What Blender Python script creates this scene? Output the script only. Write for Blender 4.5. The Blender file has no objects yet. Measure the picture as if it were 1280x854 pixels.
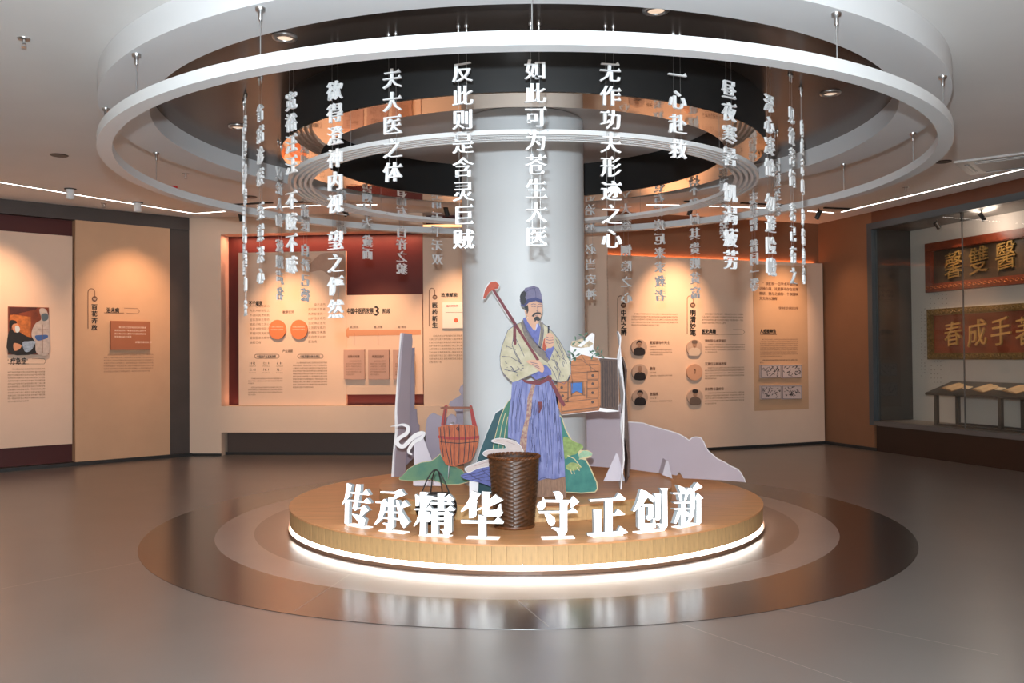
import bpy, math, random
from mathutils import Matrix, Vector
random.seed(7)
C = bpy.context.scene.collection
SC = bpy.context.scene
PI = math.pi
# ------------------------------------------------------------------ camera
F_PX, PITCH, ROLL, EYE = 1088.4, 0.0165, -0.008, 1.549
cam_d = bpy.data.cameras.new('camera'); cam_d.sensor_width = 36; cam_d.lens = 36 * F_PX / 1280
cam_d.clip_start = 0.05; cam_d.clip_end = 100
cam = bpy.data.objects.new('camera', cam_d); C.objects.link(cam)
cam.matrix_world = Matrix.Translation((0, 0, EYE)) @ Matrix.Rotation(PI/2 + PITCH, 4, 'X') @ Matrix.Rotation(ROLL, 4, 'Z')
SC.camera = cam
SC.view_settings.view_transform = 'Standard'; SC.view_settings.look = 'None'
SC.view_settings.gamma = 1; SC.view_settings.exposure = 0.0; SC.view_settings.use_curve_mapping = False
w = bpy.data.worlds.new('world'); SC.world = w; w.use_nodes = True
w.node_tree.nodes['Background'].inputs[0].default_value = (0.5, 0.45, 0.42, 1)
w.node_tree.nodes['Background'].inputs[1].default_value = 0.05

def lamp(kind, name, loc, target, power, color=(1, 1, 1), **kw):
    d = bpy.data.lights.new(name, kind); d.energy = power; d.color = color
    for k, v in kw.items(): setattr(d, k, v)
    o = bpy.data.objects.new(name, d); C.objects.link(o); o.location = loc
    v = Vector(target) - Vector(loc)
    o.rotation_euler = v.to_track_quat('-Z', 'Y').to_euler()
    return o
# the photographer's flash, just above the lens
FLASH = 1600
lamp('POINT', 'camera_flash', (-0.07, 0.0, EYE + 0.39), (0.05, 8, 2.55), FLASH, (0.78, 0.91, 1.0), shadow_soft_size=0.06)
WARM = (1.0, 0.60, 0.34)
WARM2 = (1.0, 0.60, 0.40)

# ------------------------------------------------------------------ pixel -> place helpers
def ray(x, y):
    u = (x - 640) / F_PX; v = (427 - y) / F_PX
    c, s = math.cos(ROLL), math.sin(ROLL); u, v = c*u - s*v, s*u + c*v
    c, s = math.cos(PITCH), math.sin(PITCH)
    return Vector((u, c - s*v, s + c*v))
def atY(x, y, Y):
    r = ray(x, y); t = Y / r.y; return Vector((r.x*t, Y, EYE + r.z*t))
def atZ(x, y, z):
    r = ray(x, y); t = (z - EYE) / r.z; return Vector((r.x*t, r.y*t, z))

# ------------------------------------------------------------------ materials
def lin(h):
    h = h.lstrip('#'); r = []
    for i in (0, 2, 4):
        c = int(h[i:i+2], 16) / 255
        r.append(c/12.92 if c <= 0.04045 else ((c+0.055)/1.055)**2.4)
    return tuple(r)
MATS = {}
def mat(name, col, rough=0.6, metal=0.0, emit=0.0, noise=0.0, scale=6.0, bump=0.0, stretch=(1, 1, 1), spec=0.5, col2=None, ecol=None, coat=0.0, crough=0.1):
    if name in MATS: return MATS[name]
    c = lin(col) if isinstance(col, str) else col
    m = bpy.data.materials.new(name); m.use_nodes = True; nt = m.node_tree
    b = nt.nodes['Principled BSDF']
    b.inputs['Base Color'].default_value = (*c, 1); b.inputs['Roughness'].default_value = rough
    b.inputs['Metallic'].default_value = metal; b.inputs['Specular IOR Level'].default_value = spec
    if coat: b.inputs['Coat Weight'].default_value = coat; b.inputs['Coat Roughness'].default_value = crough
    if emit:
        b.inputs['Emission Color'].default_value = (*(ecol or c), 1); b.inputs['Emission Strength'].default_value = emit
    if noise or bump or col2:
        tc = nt.nodes.new('ShaderNodeTexCoord'); mp = nt.nodes.new('ShaderNodeMapping')
        mp.inputs['Scale'].default_value = stretch
        n = nt.nodes.new('ShaderNodeTexNoise'); n.inputs['Scale'].default_value = scale; n.inputs['Detail'].default_value = 5
        nt.links.new(tc.outputs['Object'], mp.inputs[0]); nt.links.new(mp.outputs[0], n.inputs['Vector'])
        if noise or col2:
            cr = nt.nodes.new('ShaderNodeValToRGB')
            cr.color_ramp.elements[0].position = 0.3; cr.color_ramp.elements[1].position = 0.7
            c2 = (lin(col2) if isinstance(col2, str) else col2) if col2 else tuple(min(1, x*(1+noise)) for x in c)
            c1 = c if col2 else tuple(x*(1-noise) for x in c)
            cr.color_ramp.elements[0].color = (*c1, 1); cr.color_ramp.elements[1].color = (*c2, 1)
            nt.links.new(n.outputs[0], cr.inputs[0]); nt.links.new(cr.outputs[0], b.inputs['Base Color'])
        if bump:
            bp = nt.nodes.new('ShaderNodeBump'); bp.inputs['Strength'].default_value = bump; bp.inputs['Distance'].default_value = 0.01
            nt.links.new(n.outputs[0], bp.inputs['Height']); nt.links.new(bp.outputs[0], b.inputs['Normal'])
    MATS[name] = m; return m
def glass_mat():
    m = bpy.data.materials.new('clear_glass'); m.use_nodes = True; nt = m.node_tree; nt.nodes.clear()
    o = nt.nodes.new('ShaderNodeOutputMaterial'); t = nt.nodes.new('ShaderNodeBsdfTransparent'); g = nt.nodes.new('ShaderNodeBsdfGlossy')
    g.inputs['Roughness'].default_value = 0.0; t.inputs[0].default_value = (0.93, 0.95, 0.94, 1)
    fr = nt.nodes.new('ShaderNodeFresnel'); fr.inputs[0].default_value = 1.5
    mx = nt.nodes.new('ShaderNodeMixShader'); ge = nt.nodes.new('ShaderNodeNewGeometry')
    ml = nt.nodes.new('ShaderNodeMath'); ml.operation = 'MULTIPLY'; sb = nt.nodes.new('ShaderNodeMath'); sb.operation = 'SUBTRACT'; sb.inputs[0].default_value = 1.0
    nt.links.new(fr.outputs[0], ml.inputs[0]); nt.links.new(ge.outputs['Backfacing'], sb.inputs[1]); nt.links.new(sb.outputs[0], ml.inputs[1]); nt.links.new(ml.outputs[0], mx.inputs[0]); nt.links.new(t.outputs[0], mx.inputs[1]); nt.links.new(g.outputs[0], mx.inputs[2]); nt.links.new(mx.outputs[0], o.inputs[0])
    return m
GLASS = glass_mat()
M_WHITE = mat('white_paint', (0.80, 0.80, 0.80), 0.55)
M_CEIL = mat('ceiling_paint', (0.80, 0.775, 0.75), 0.75, noise=0.02, scale=1.5)
M_COL = mat('column_paint', (0.70, 0.71, 0.715), 0.5, noise=0.015, scale=2)
M_BLACK = mat('black_film', (0.012, 0.012, 0.012), 0.5)
M_BLACKP = mat('black_paint', (0.02, 0.02, 0.02), 0.5)
M_CREAM = mat('cream_wall', '#dfc4ae', 0.7, noise=0.02, scale=2)
M_CREAM2 = mat('cream_panel', '#dfc0a9', 0.65, noise=0.02, scale=3)
M_TAN = mat('tan_panel', '#c79f7e', 0.65, noise=0.03, scale=3)
M_GREYW = mat('grey_stone_wall', '#4a423f', 0.45, noise=0.1, scale=3)
M_BROWNW = mat('brown_wall', '#80583e', 0.6, noise=0.03, scale=3)
M_DARKBR = mat('dark_brown_board', '#2c180e', 0.4, noise=0.05, scale=3)
M_RED = mat('red_wall', '#4e110a', 0.55)
M_INK = mat('black_ink', (0.015, 0.012, 0.012), 0.6)
M_INKB = mat('brown_ink', '#7a5845', 0.7)
M_METAL = mat('brushed_steel', (0.6, 0.6, 0.6), 0.3, 1.0)
M_WIRE = mat('steel_wire', (0.45, 0.45, 0.45), 0.4, 0.8)
M_LED = mat('led_strip_white', (1, 1, 1), 0.5, emit=9.0, ecol=(1.0, 0.94, 0.86))
M_CHAR = mat('white_acrylic_letter', (0.82, 0.82, 0.82), 0.4)

# ------------------------------------------------------------------ mesh builder
def link(o): C.objects.link(o)
def props(o, label=None, cat=None, group=None, kind=None):
    if label: o['label'] = label
    if cat: o['category'] = cat
    if group: o['group'] = group
    if kind: o['kind'] = kind
    return o
def thing(name, label, cat, loc=(0, 0, 0), group=None, kind=None):
    o = bpy.data.objects.new(name, None); link(o); o.location = loc; o.empty_display_size = 0.1
    return props(o, label, cat, group, kind)
def wloc(p):
    v = Vector((0, 0, 0))
    while p: v += p.location; p = p.parent
    return v
class MB:
    def __init__(s): s.v = []; s.f = []
    def add(s, vs, fs):
        n = len(s.v); s.v += [tuple(v) for v in vs]; s.f += [tuple(i+n for i in f) for f in fs]; return s
    def box(s, x0, x1, y0, y1, z0, z1, fr=None):
        vs = [(x, y, z) for z in (z0, z1) for y in (y0, y1) for x in (x0, x1)]
        if fr: vs = [fr(*v) for v in vs]
        return s.add(vs, [(0, 2, 3, 1), (4, 5, 7, 6), (0, 1, 5, 4), (2, 6, 7, 3), (0, 4, 6, 2), (1, 3, 7, 5)])
    def prism(s, pts, d):      # pts: list of Vector (planar), d: Vector extrude
        n = len(pts); d = Vector(d)
        vs = [Vector(p) for p in pts] + [Vector(p) + d for p in pts]
        fs = [tuple(range(n)), tuple(range(2*n-1, n-1, -1))] + [(i, i+n, (i+1) % n + n, (i+1) % n) for i in range(n)]
        return s.add(vs, fs)
    def lathe(s, prof, cx=0, cy=0, seg=64, close=False, a0=0, a1=2*PI):   # prof: [(r,z)]
        full = abs(a1-a0-2*PI) < 1e-6; m = seg if full else seg+1; n = len(prof); vs = []
        for i in range(m):
            a = a0 + (a1-a0)*i/seg; sa, ca = math.sin(a), math.cos(a)
            for r, z in prof: vs.append((cx + r*sa, cy - r*ca, z))
        fs = []
        for i in range(seg):
            j = (i+1) % m
            for k in range(n if close else n-1):
                l = (k+1) % n
                fs.append((i*n+k, j*n+k, j*n+l, i*n+l))
        return s.add(vs, fs)
    def disc(s, cx, cy, z, r, seg=64, up=True):
        vs = [(cx + r*math.sin(2*PI*i/seg), cy - r*math.cos(2*PI*i/seg), z) for i in range(seg)]
        return s.add(vs, [tuple(range(seg)) if up else tuple(range(seg-1, -1, -1))])
    def tube(s, pts, r, seg=6, caps=True):
        pts = [Vector(p) for p in pts]; n = len(pts); vs = []; rs = r if isinstance(r, (list, tuple)) else [r]*n
        prev = None
        for i, p in enumerate(pts):
            t = (pts[min(i+1, n-1)] - pts[max(i-1, 0)]).normalized()
            if prev is None: a = t.orthogonal().normalized()
            else:
                a = prev - t*prev.dot(t)
                a = a.normalized() if a.length > 1e-6 else t.orthogonal().normalized()
            prev = a; b = t.cross(a)
            for k in range(seg):
                q = 2*PI*k/seg; vs.append(p + (a*math.cos(q) + b*math.sin(q))*rs[i])
        fs = [(i*seg+k, i*seg+(k+1) % seg, (i+1)*seg+(k+1) % seg, (i+1)*seg+k) for i in range(n-1) for k in range(seg)]
        if caps: fs += [tuple(range(seg-1, -1, -1)), tuple(range((n-1)*seg, n*seg))]
        return s.add(vs, fs)
    def build(s, name, m, parent=None, smooth=False, label=None, cat=None, group=None, kind=None, local=False, auto=False):
        o0 = Vector((0, 0, 0)) if (parent is None or local) else wloc(parent)
        me = bpy.data.meshes.new(name)
        me.from_pydata([(v[0]-o0[0], v[1]-o0[1], v[2]-o0[2]) for v in s.v] if o0.length else s.v, [], s.f)
        me.materials.append(m)
        if smooth: me.polygons.foreach_set('use_smooth', [True]*len(me.polygons))
        if auto:
            me.polygons.foreach_set('use_smooth', [True]*len(me.polygons)); me.set_sharp_from_angle(angle=0.6)
        o = bpy.data.objects.new(name, me); link(o)
        if parent: o.parent = parent
        return props(o, label, cat, group, kind)

# ------------------------------------------------------------------ glyphs (vector outlines of the built-in font, re-weighted)
GL = {}
def raw_glyph(ch, res=2):
    k = (ch, res)
    if k in GL: return GL[k]
    cu = bpy.data.curves.new('t', 'FONT'); cu.body = ch; cu.size = 1; cu.resolution_u = res
    ob = bpy.data.objects.new('t', cu); link(ob)
    dg = bpy.context.evaluated_depsgraph_get()
    me = bpy.data.meshes.new_from_object(ob.evaluated_get(dg))
    vs = [(v.co.x, v.co.y) for v in me.vertices]
    fs = [tuple(p.vertices) for p in me.polygons]
    # weld
    mp = {}; nv = []; idx = []
    for x, y in vs:
        q = (round(x, 5), round(y, 5))
        if q not in mp: mp[q] = len(nv); nv.append((x, y))
        idx.append(mp[q])
    nf = []
    for f in fs:
        g = []
        for i in f:
            if idx[i] not in g: g.append(idx[i])
        if len(g) >= 3:
            a = sum(nv[g[i]][0]*nv[g[(i+1) % len(g)]][1] - nv[g[(i+1) % len(g)]][0]*nv[g[i]][1] for i in range(len(g)))
            if abs(a) < 1e-9: continue
            if a < 0: g.reverse()
            nf.append(tuple(g))
    ed = {}
    for f in nf:
        for i in range(len(f)): ed[(f[i], f[(i+1) % len(f)])] = 1
    be = [e for e in ed if (e[1], e[0]) not in ed]
    bpy.data.objects.remove(ob); bpy.data.curves.remove(cu); bpy.data.meshes.remove(me)
    wd = max([x for x, y in nv], default=0.3)
    GL[k] = (nv, nf, be, wd); return GL[k]
STYLE = {'song': (0.036, -0.012, True), 'big': (0.042, -0.010, True), 'heavy': (0.034, 0.026, False), 'bold': (0.016, 0.012, False), 'fine': (0, 0, False), 'brush': (0.022, 0.02, False)}
GS = {}
def glyph(ch, style='song', res=2):
    k = (ch, style, res)
    if k in GS: return GS[k]
    nv, nf, be, wd = raw_glyph(ch, res); kx, ky, serif = STYLE[style]
    out = list(nv); fs = list(nf); bes = list(be)
    if kx or ky:
        nxt = {}; prv = {}
        nrm = {}
        for a, b in be:
            dx, dy = nv[b][0]-nv[a][0], nv[b][1]-nv[a][1]; L = math.hypot(dx, dy) or 1
            nrm[(a, b)] = (dy/L, -dx/L, L); nxt[a] = b; prv[b] = a
        for a in nxt:
            if a not in prv: continue
            n1 = nrm[(prv[a], a)]; n2 = nrm[(a, nxt[a])]
            sx = max(-1, min(1, n1[0]+n2[0])); sy = max(-1, min(1, n1[1]+n2[1]))
            out[a] = (nv[a][0] + sx*kx, nv[a][1] + sy*ky)
        if serif:
            for (a, b), (nx, ny, L) in nrm.items():
                if nx > 0.95 and 0.035 < L < 0.1 and a in prv and b in nxt:
                    p = nrm[(prv[a], a)]; q = nrm[(b, nxt[b])]
                    if abs(p[1]) > 0.93 and abs(q[1]) > 0.93 and p[2] > 0.06 and q[2] > 0.06:
                        x = out[a][0]; yt = max(out[a][1], out[b][1]); yb = min(out[a][1], out[b][1])
                        n = len(out); sc = 1.0 if q[2] > 0.15 else 0.6
                        out += [(x-0.17*sc, yt-0.004), (x+0.03*sc, yb), (x-0.06*sc, yt+0.105*sc)]
                        fs.append((n, n+1, n+2)); bes += [(n, n+1), (n+1, n+2), (n+2, n)]
    GS[k] = (out, fs, bes, wd); return GS[k]
def glyph_into(mb, ch, style, size, x, z, y0, depth, fr, res=2, mirror=False):
    """front face at local y=y0 looking to -y, body behind it"""
    out, fs, be, wd = glyph(ch, style, res); n = len(out); sx = -1 if mirror else 1
    vs = [fr(x + sx*px*size, y0, z + py*size) for px, py in out]
    ff = [tuple(f) for f in fs]
    if depth:
        vs += [fr(x + sx*px*size, y0+depth, z + py*size) for px, py in out]
        ff += [tuple(i+n for i in reversed(f)) for f in fs]
        ff += [(a, a+n, b+n, b) for a, b in be]
    mb.add(vs, ff)
    return wd*size

# ------------------------------------------------------------------ wall frames
class Wall:
    def __init__(s, A, B):
        s.A = Vector((A[0], A[1], 0)); d = Vector((B[0]-A[0], B[1]-A[1], 0)); s.L = d.length; s.d = d.normalized()
        s.n = Vector((s.d.y, -s.d.x, 0)); s.rz = math.atan2(s.d.y, s.d.x)
    def pt(s, a, z, off=0): return s.A + s.d*a + s.n*off + Vector((0, 0, z))
    def hit(s, x, y, off=0):
        r = ray(x, y); t = s.n.dot(s.A + s.n*off) / s.n.dot(r); P = r*t
        return ((P - s.A).dot(s.d), EYE + P.z)
    def fr(s, x, y, z): return s.pt(x, z, -y)      # local frame: x along, y into the wall, z up
    def box(s, mb, s0, s1, z0, z1, o0, o1): return mb.box(s0, s1, -o1, -o0, z0, z1, s.fr)
WL = Wall((-7.10, 12.08), (-5.14, 13.855))
WN = Wall((-5.14, 13.86), (-0.26, 13.42))
WR = Wall((1.2, 13.2), (5.4, 14.92))
WC = Wall((5.35, 14.93), (6.6, 11.16))
CX, CY = 0.115, 8.36
CEIL = 3.79
def around(px, front=True, R=2.57):
    """angle on the circle of the hanging columns for a given sight line"""
    k = (px - 640) / F_PX; best = None
    for i in range(0, 3600):
        a = math.radians(i*0.1 - 180)
        if (math.cos(a) > R/CY) != front: continue
        X = CX + R*math.sin(a); Y = CY - R*math.cos(a); e = abs(X/Y - k)
        if best is None or e < best[0]: best = (e, a)
    return best[1]
# ================================================================== SETTING
def floor_mat(name, col, rough, n=0.06, spec=0.5, coat=0.55):
    return mat(name, col, rough, noise=n, scale=1.8, bump=0.03, spec=spec, coat=coat, crough=0.27)
M_FLOOR = floor_mat('floor_vinyl', '#6b6460', 0.34, spec=0.9)
M_FDARK = floor_mat('floor_dark_ring', '#2c2321', 0.20, spec=0.7)
M_FMID = floor_mat('floor_taupe_ring', '#8d7d75', 0.28)
M_FIN = floor_mat('floor_brown_disc', '#66534a', 0.28)
p_end = WC.pt(8.5, 0); p_l = WL.pt(-5, 0)
outline = [WL.pt(2.64, 0), WN.pt(4.9, 0), WR.pt(0, 0), WR.pt(4.5, 0), WC.pt(8.5, 0), Vector((9.2, -3.5, 0)), Vector((-10.8, -3.5, 0)), p_l]
big = [Vector((cx, cy, 0)) for cx, cy in ((-13, -5), (11, -5), (11, 17), (-13, 17))]
fl = MB().prism([v + Vector((0, 0, -0.1)) for v in big], (0, 0, 0.1)).build('floor', M_FLOOR, kind='structure')
def annulus(mb, r0, r1, z0, z1, seg=160): return mb.lathe([(r1, z0), (r1, z1), (r0, z1), (r0, z0)], CX, CY, seg, close=True)
annulus(MB(), 2.816, 3.41, 0.0, 0.003).build('inlay_ring', M_FDARK, fl, label='wide glossy dark brown inlaid floor ring')
annulus(MB(), 2.49, 2.816, 0.0, 0.003).build('inlay_ring', M_FMID, fl, label='taupe inlaid floor ring')
MB().disc(CX, CY, 0.003, 2.49, 160).build('inlay_disc', M_FIN, fl)
M_SEAM = mat('seam_line', '#a59a92', 0.4)
sm = MB()
for a, r0, r1 in ((-2, 2.82, 3.4), (26, 3.41, 4.6), (-31, 2.49, 3.4), (42, 2.49, 2.8), (14, 3.41, 4.8), (-60, 3.41, 5)):
    a = math.radians(a); d = Vector((math.sin(a+0.35), -math.cos(a+0.35), 0)); p = Vector((CX+r0*math.sin(a), CY-r0*math.cos(a), 0.0035))
    q = p + d*(r1-r0); t = d.cross(Vector((0, 0, 1)))*0.002
    sm.add([p-t, p+t, q+t, q-t], [(0, 1, 2, 3)])
sm.build('floor_seam', M_SEAM, fl)
ce = MB().prism([v + Vector((0, 0, CEIL)) for v in big], (0, 0, 0.1)).build('ceiling', M_CEIL, kind='structure')

# -- left wall
lw = MB(); WL.box(lw, -5, 2.64, 0, CEIL, -0.25, -0.10)
lw = lw.build('wall_left', M_RED, kind='structure')
gb = MB(); WL.box(gb, -5, 2.64, 3.59, CEIL, -0.10, 0.03); WL.box(gb, 2.32, 2.66, 0, 3.59, -0.10, 0.0)
gb.build('trim_1', M_GREYW, kind='structure', label='dark grey band framing the left exhibition wall')
def base(name, W, s0, s1, o0, o1, h=0.05):
    b = MB(); W.box(b, s0, s1, 0, h, o0, o1); return b.build(name, M_BLACKP, kind='structure')
base('baseboard_left', WL, -5, 2.66, -0.10, 0.075)
# outer shell, behind and beside the camera
rw = MB(); rw.prism([p_l, Vector((-10.8, -3.5, 0)), Vector((-11.0, -3.5, 0)), p_l + Vector((-0.2, 0, 0))], (0, 0, CEIL))
rw.build('wall_left_front', M_CREAM, kind='structure')
rw = MB(); rw.box(-11, 9.4, -3.7, -3.5, 0, CEIL); rw.build('wall_rear', M_CREAM, kind='structure')
rw = MB(); rw.prism([WC.pt(8.5, 0), Vector((9.2, -3.5, 0)), Vector((9.4, -3.5, 0)), WC.pt(8.5, 0) + Vector((0.2, 0, 0))], (0, 0, CEIL))
rw.build('wall_right_front', M_BROWNW, kind='structure')

# -- niche wall (back left)
nw = MB()
WN.box(nw, -0.15, 0.525, 0, CEIL, -0.6, 0)          # cream pier
WN.box(nw, 0.525, 3.78, 3.52, CEIL, -0.6, 0)        # lintel
WN.box(nw, 0.525, 5.1, 0.37, 0.787, -0.6, 0)        # long box under the niche
nw = nw.build('wall_back', M_CREAM, kind='structure')
r = MB(); WN.box(r, 0.525, 5.1, 0.787, CEIL, -0.6, -0.30); r.build('wall_niche', M_RED, kind='structure')
r = MB(); WN.box(r, 0.56, 5.1, 0.0, 0.37, -0.6, -0.16)
r.build('trim_2', mat('kick_grey', '#50433f', 0.35), kind='structure', label='recessed dark grey plinth under the cream box')
base('baseboard_back', WN, -0.1, 0.53, 0.0, 0.012, 0.04); base('baseboard_niche', WN, 0.53, 5.1, -0.16, -0.145, 0.045)
# -- wall behind the column
r = MB(); a = WN.pt(4.8, 0, -0.3); b = WR.pt(0.30, 0, 0.0); b2 = WR.pt(0.30, 0, -0.35)
r.prism([a, WR.pt(-0.12, 0, 0), b, b2, a+Vector((0, .3, 0))], (0, 0, CEIL)); r.build('wall_back_center', mat('light_cream', '#ecd2bd', 0.6), kind='structure')
# -- back right wall
r = MB(); WR.box(r, 0.27, 4.62, 0, CEIL, -0.45, -0.14); r.build('wall_back_right', M_BROWNW, kind='structure')
r = MB(); WR.box(r, 0.285, 4.46, 0.05, 3.09, -0.11, 0.0)
r.build('wall_back_right_panel', M_CREAM2, kind='structure', label='pale cream false wall standing in front of the brown wall')
base('baseboard_right', WR, 0.3, 4.55, -0.11, -0.012, 0.05)
# -- right wall with the opening of the display case
r = MB()
WC.box(r, -0.15, 1.19, 0, CEIL, -1.0, 0.0)
r = r.build('wall_right', M_BROWNW, kind='structure')
r = MB(); WC.box(r, 1.19, 8.5, 3.60, CEIL, -1.0, 0.0); r.build('trim_3', mat('shaded_brown_fascia', '#633722', 0.5, noise=0.04), kind='structure', label='brown fascia above the display case')  # shade above the case is put into this darker brown
r = MB(); WC.box(r, 1.235, 8.5, 0, 0.41, -1.0, 0.0); r.build('trim_4', M_DARKBR, kind='structure', label='dark brown base under the display case')
r = MB(); WC.box(r, 4.9, 8.5, 0.41, 3.6, -1.0, 0.0); r.build('wall_right_end', M_BROWNW, kind='structure')
base('baseboard_right_side', WC, 0.0, 1.235, 0.0, 0.012, 0.05)

# -- ceiling drum, mirror film, hanging black drum
dr = MB(); annulus(dr, 3.32, 3.70, 3.60, CEIL-0.001)
dr.build('trim_5', mat('drum_plaster', (0.74, 0.75, 0.76), 0.55), kind='structure', auto=True, label='large white circular drum dropped from the ceiling')
M_FILM = mat('dark_stretch_film', (0.115, 0.085, 0.07), 0.24, metal=0.55, bump=0.02, scale=1.2)
r = MB(); annulus(r, 2.24, 3.325, CEIL-0.012, CEIL-0.004); r.build('trim_6', M_FILM, kind='structure', label='dark brown glossy ceiling film inside the white drum')
bd = MB(); bd.lathe([(1.9, 3.785), (1.9, 3.412), (2.25, 3.412), (2.25, 3.785)], CX, CY, 160)
bd = bd.build('trim_7', M_BLACK, kind='structure', auto=True, label='matte black circular drum hanging around the white column')
M_MIRR = mat('copper_mirror_film', (0.78, 0.62, 0.50), 0.03, metal=1.0, bump=0.12, scale=2.2)
r = MB(); annulus(r, 1.9, 2.25, 3.404, 3.411); r.build('mirror_rim', M_MIRR, bd, label='mirror film on the underside of the black drum')
r = MB().disc(CX, CY, CEIL-0.004, 1.9, 128, up=False); r.build('trim_8', mat('inner_ceiling', (0.58, 0.55, 0.53), 0.6), kind='structure')
# -- column
r = MB().lathe([(0.586, 0.0), (0.586, 3.78)], CX, CY, 96); col = r.build('column', M_COL, kind='structure', smooth=True, label='thick round white column rising through the rings')

# ================================================================== ROOM LAMPS
def spot(name, loc, target, power, size=50, blend=0.9, color=WARM, r=0.04):
    return lamp('SPOT', name, loc, target, power, color, spot_size=math.radians(size), spot_blend=blend, shadow_soft_size=r)
# wall washers on the tracks
K = 3.2
def wash(W, s, zt, power, dist=1.3, size=62, color=WARM, off=0.0, name='wall_washer'):
    spot(name, W.pt(s, 3.68, dist), W.pt(s, zt, off), power*K, size, 1.0, color)
wash(WL, -0.15, 2.15, 75); wash(WL, 1.70, 2.2, 62); wash(WL, -2.2, 2.1, 70)
wash(WN, 1.65, 1.9, 120, 1.25, 56); wash(WN, 3.05, 1.9, 100, 1.25, 52); wash(WN, 4.35, 1.9, 85, 1.25, 52)
wash(WR, 1.45, 2.0, 135, 1.3, 56); wash(WR, 3.55, 2.2, 75, 1.3, 48)
wash(WC, 0.75, 1.9, 20, 1.2, 60)
def bar(name, p0, p1, width, power, color, up=False):
    p0 = Vector(p0); p1 = Vector(p1); m = (p0+p1)/2; d = p1-p0
    l = bpy.data.lights.new(name, 'AREA'); l.shape = 'RECTANGLE'; l.size = d.length; l.size_y = width; l.energy = power; l.color = color
    o = bpy.data.objects.new(name, l); C.objects.link(o); o.location = m
    o.rotation_euler = (PI if up else 0, 0, math.atan2(d.y, d.x) * (1 if not up else 1))
    return o
# hidden led tape: top of the red niche, top of the cream false wall
bar('niche_led', WN.pt(0.6, 3.50, -0.14), WN.pt(3.7, 3.50, -0.14), 0.03, 30, (1.0, 0.42, 0.25))
bar('panel_led', WR.pt(0.35, 3.095, -0.125), WR.pt(4.4, 3.095, -0.125), 0.02, 9, (1.0, 0.35, 0.14), up=True)
bar('niche_bottom_led', WN.pt(0.6, 0.80, -0.22), WN.pt(3.7, 0.80, -0.22), 0.03, 5, (1.0, 0.42, 0.25), up=True)
# ================================================================== CEILING THINGS
# big pendant ring
rg = thing('pendant_ring', 'huge white ring hanging on thin wires below the ceiling drum', 'ring', (CX, CY, 3.22))
r = MB(); annulus(r, 3.595, 3.705, 3.222, 3.300, 200); r.build('ring_body', mat('ring_white', (0.80, 0.815, 0.82), 0.35), rg, auto=True)
for px, py, ztop in ((326, 10, 3.6), (168, 67, 3.6), (128, 135, 3.6), (190, 191, 3.6), (1049, 15, 3.6), (1180, 95, 3.6), (1147, 166, 3.6), (1066, 206, 3.6), (663, 3, CEIL)):
    P = atZ(px, py, 3.6); a = math.atan2(P.x-CX, -(P.y-CY)); x = CX+3.65*math.sin(a); y = CY-3.65*math.cos(a)
    s = MB().tube([(x, y, 3.295), (x, y, 3.6)], 0.003, 6).build('suspension_wire', M_WIRE, rg)
    MB().lathe([(0.001, 3.535), (0.012, 3.54), (0.014, 3.575), (0.028, 3.58), (0.03, 3.6), (0.001, 3.6)], x, y, 12).build('wire_mount', M_METAL, s, smooth=True) if False else \
        MB().lathe([(0.004, 3.52), (0.012, 3.53), (0.014, 3.575), (0.028, 3.58), (0.03, 3.6)], x, y, 12).build('wire_mount', M_METAL, rg, smooth=True)
# five concentric rings
cr = thing('concentric_pendant', 'cluster of five thin concentric white rings hanging inside the big ring', 'ring', (CX, CY, 3.13))
MR = mat('thin_ring_white', (0.78, 0.78, 0.775), 0.35)
for i in range(5):
    R = 2.19 - i*0.047; r = MB(); annulus(r, R-0.024, R, 3.128, 3.162, 160); r.build('ring', MR, cr, auto=True)
for k in range(8):
    a = math.radians(k*45+4); b = MB(); ca, sa = math.cos(a), math.sin(a)
    pts = [(CX+q*sa, CY-q*ca, 3.150) for q in (1.975, 2.19)]
    b.tube(pts, 0.006, 6).build('cross_bar', M_METAL, cr)
    x, y = CX+2.08*sa, CY-2.08*ca
    MB().tube([(x, y, 3.15), (x, y, 3.404)], 0.0015, 5).build('suspension_wire', M_WIRE, cr)

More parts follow.
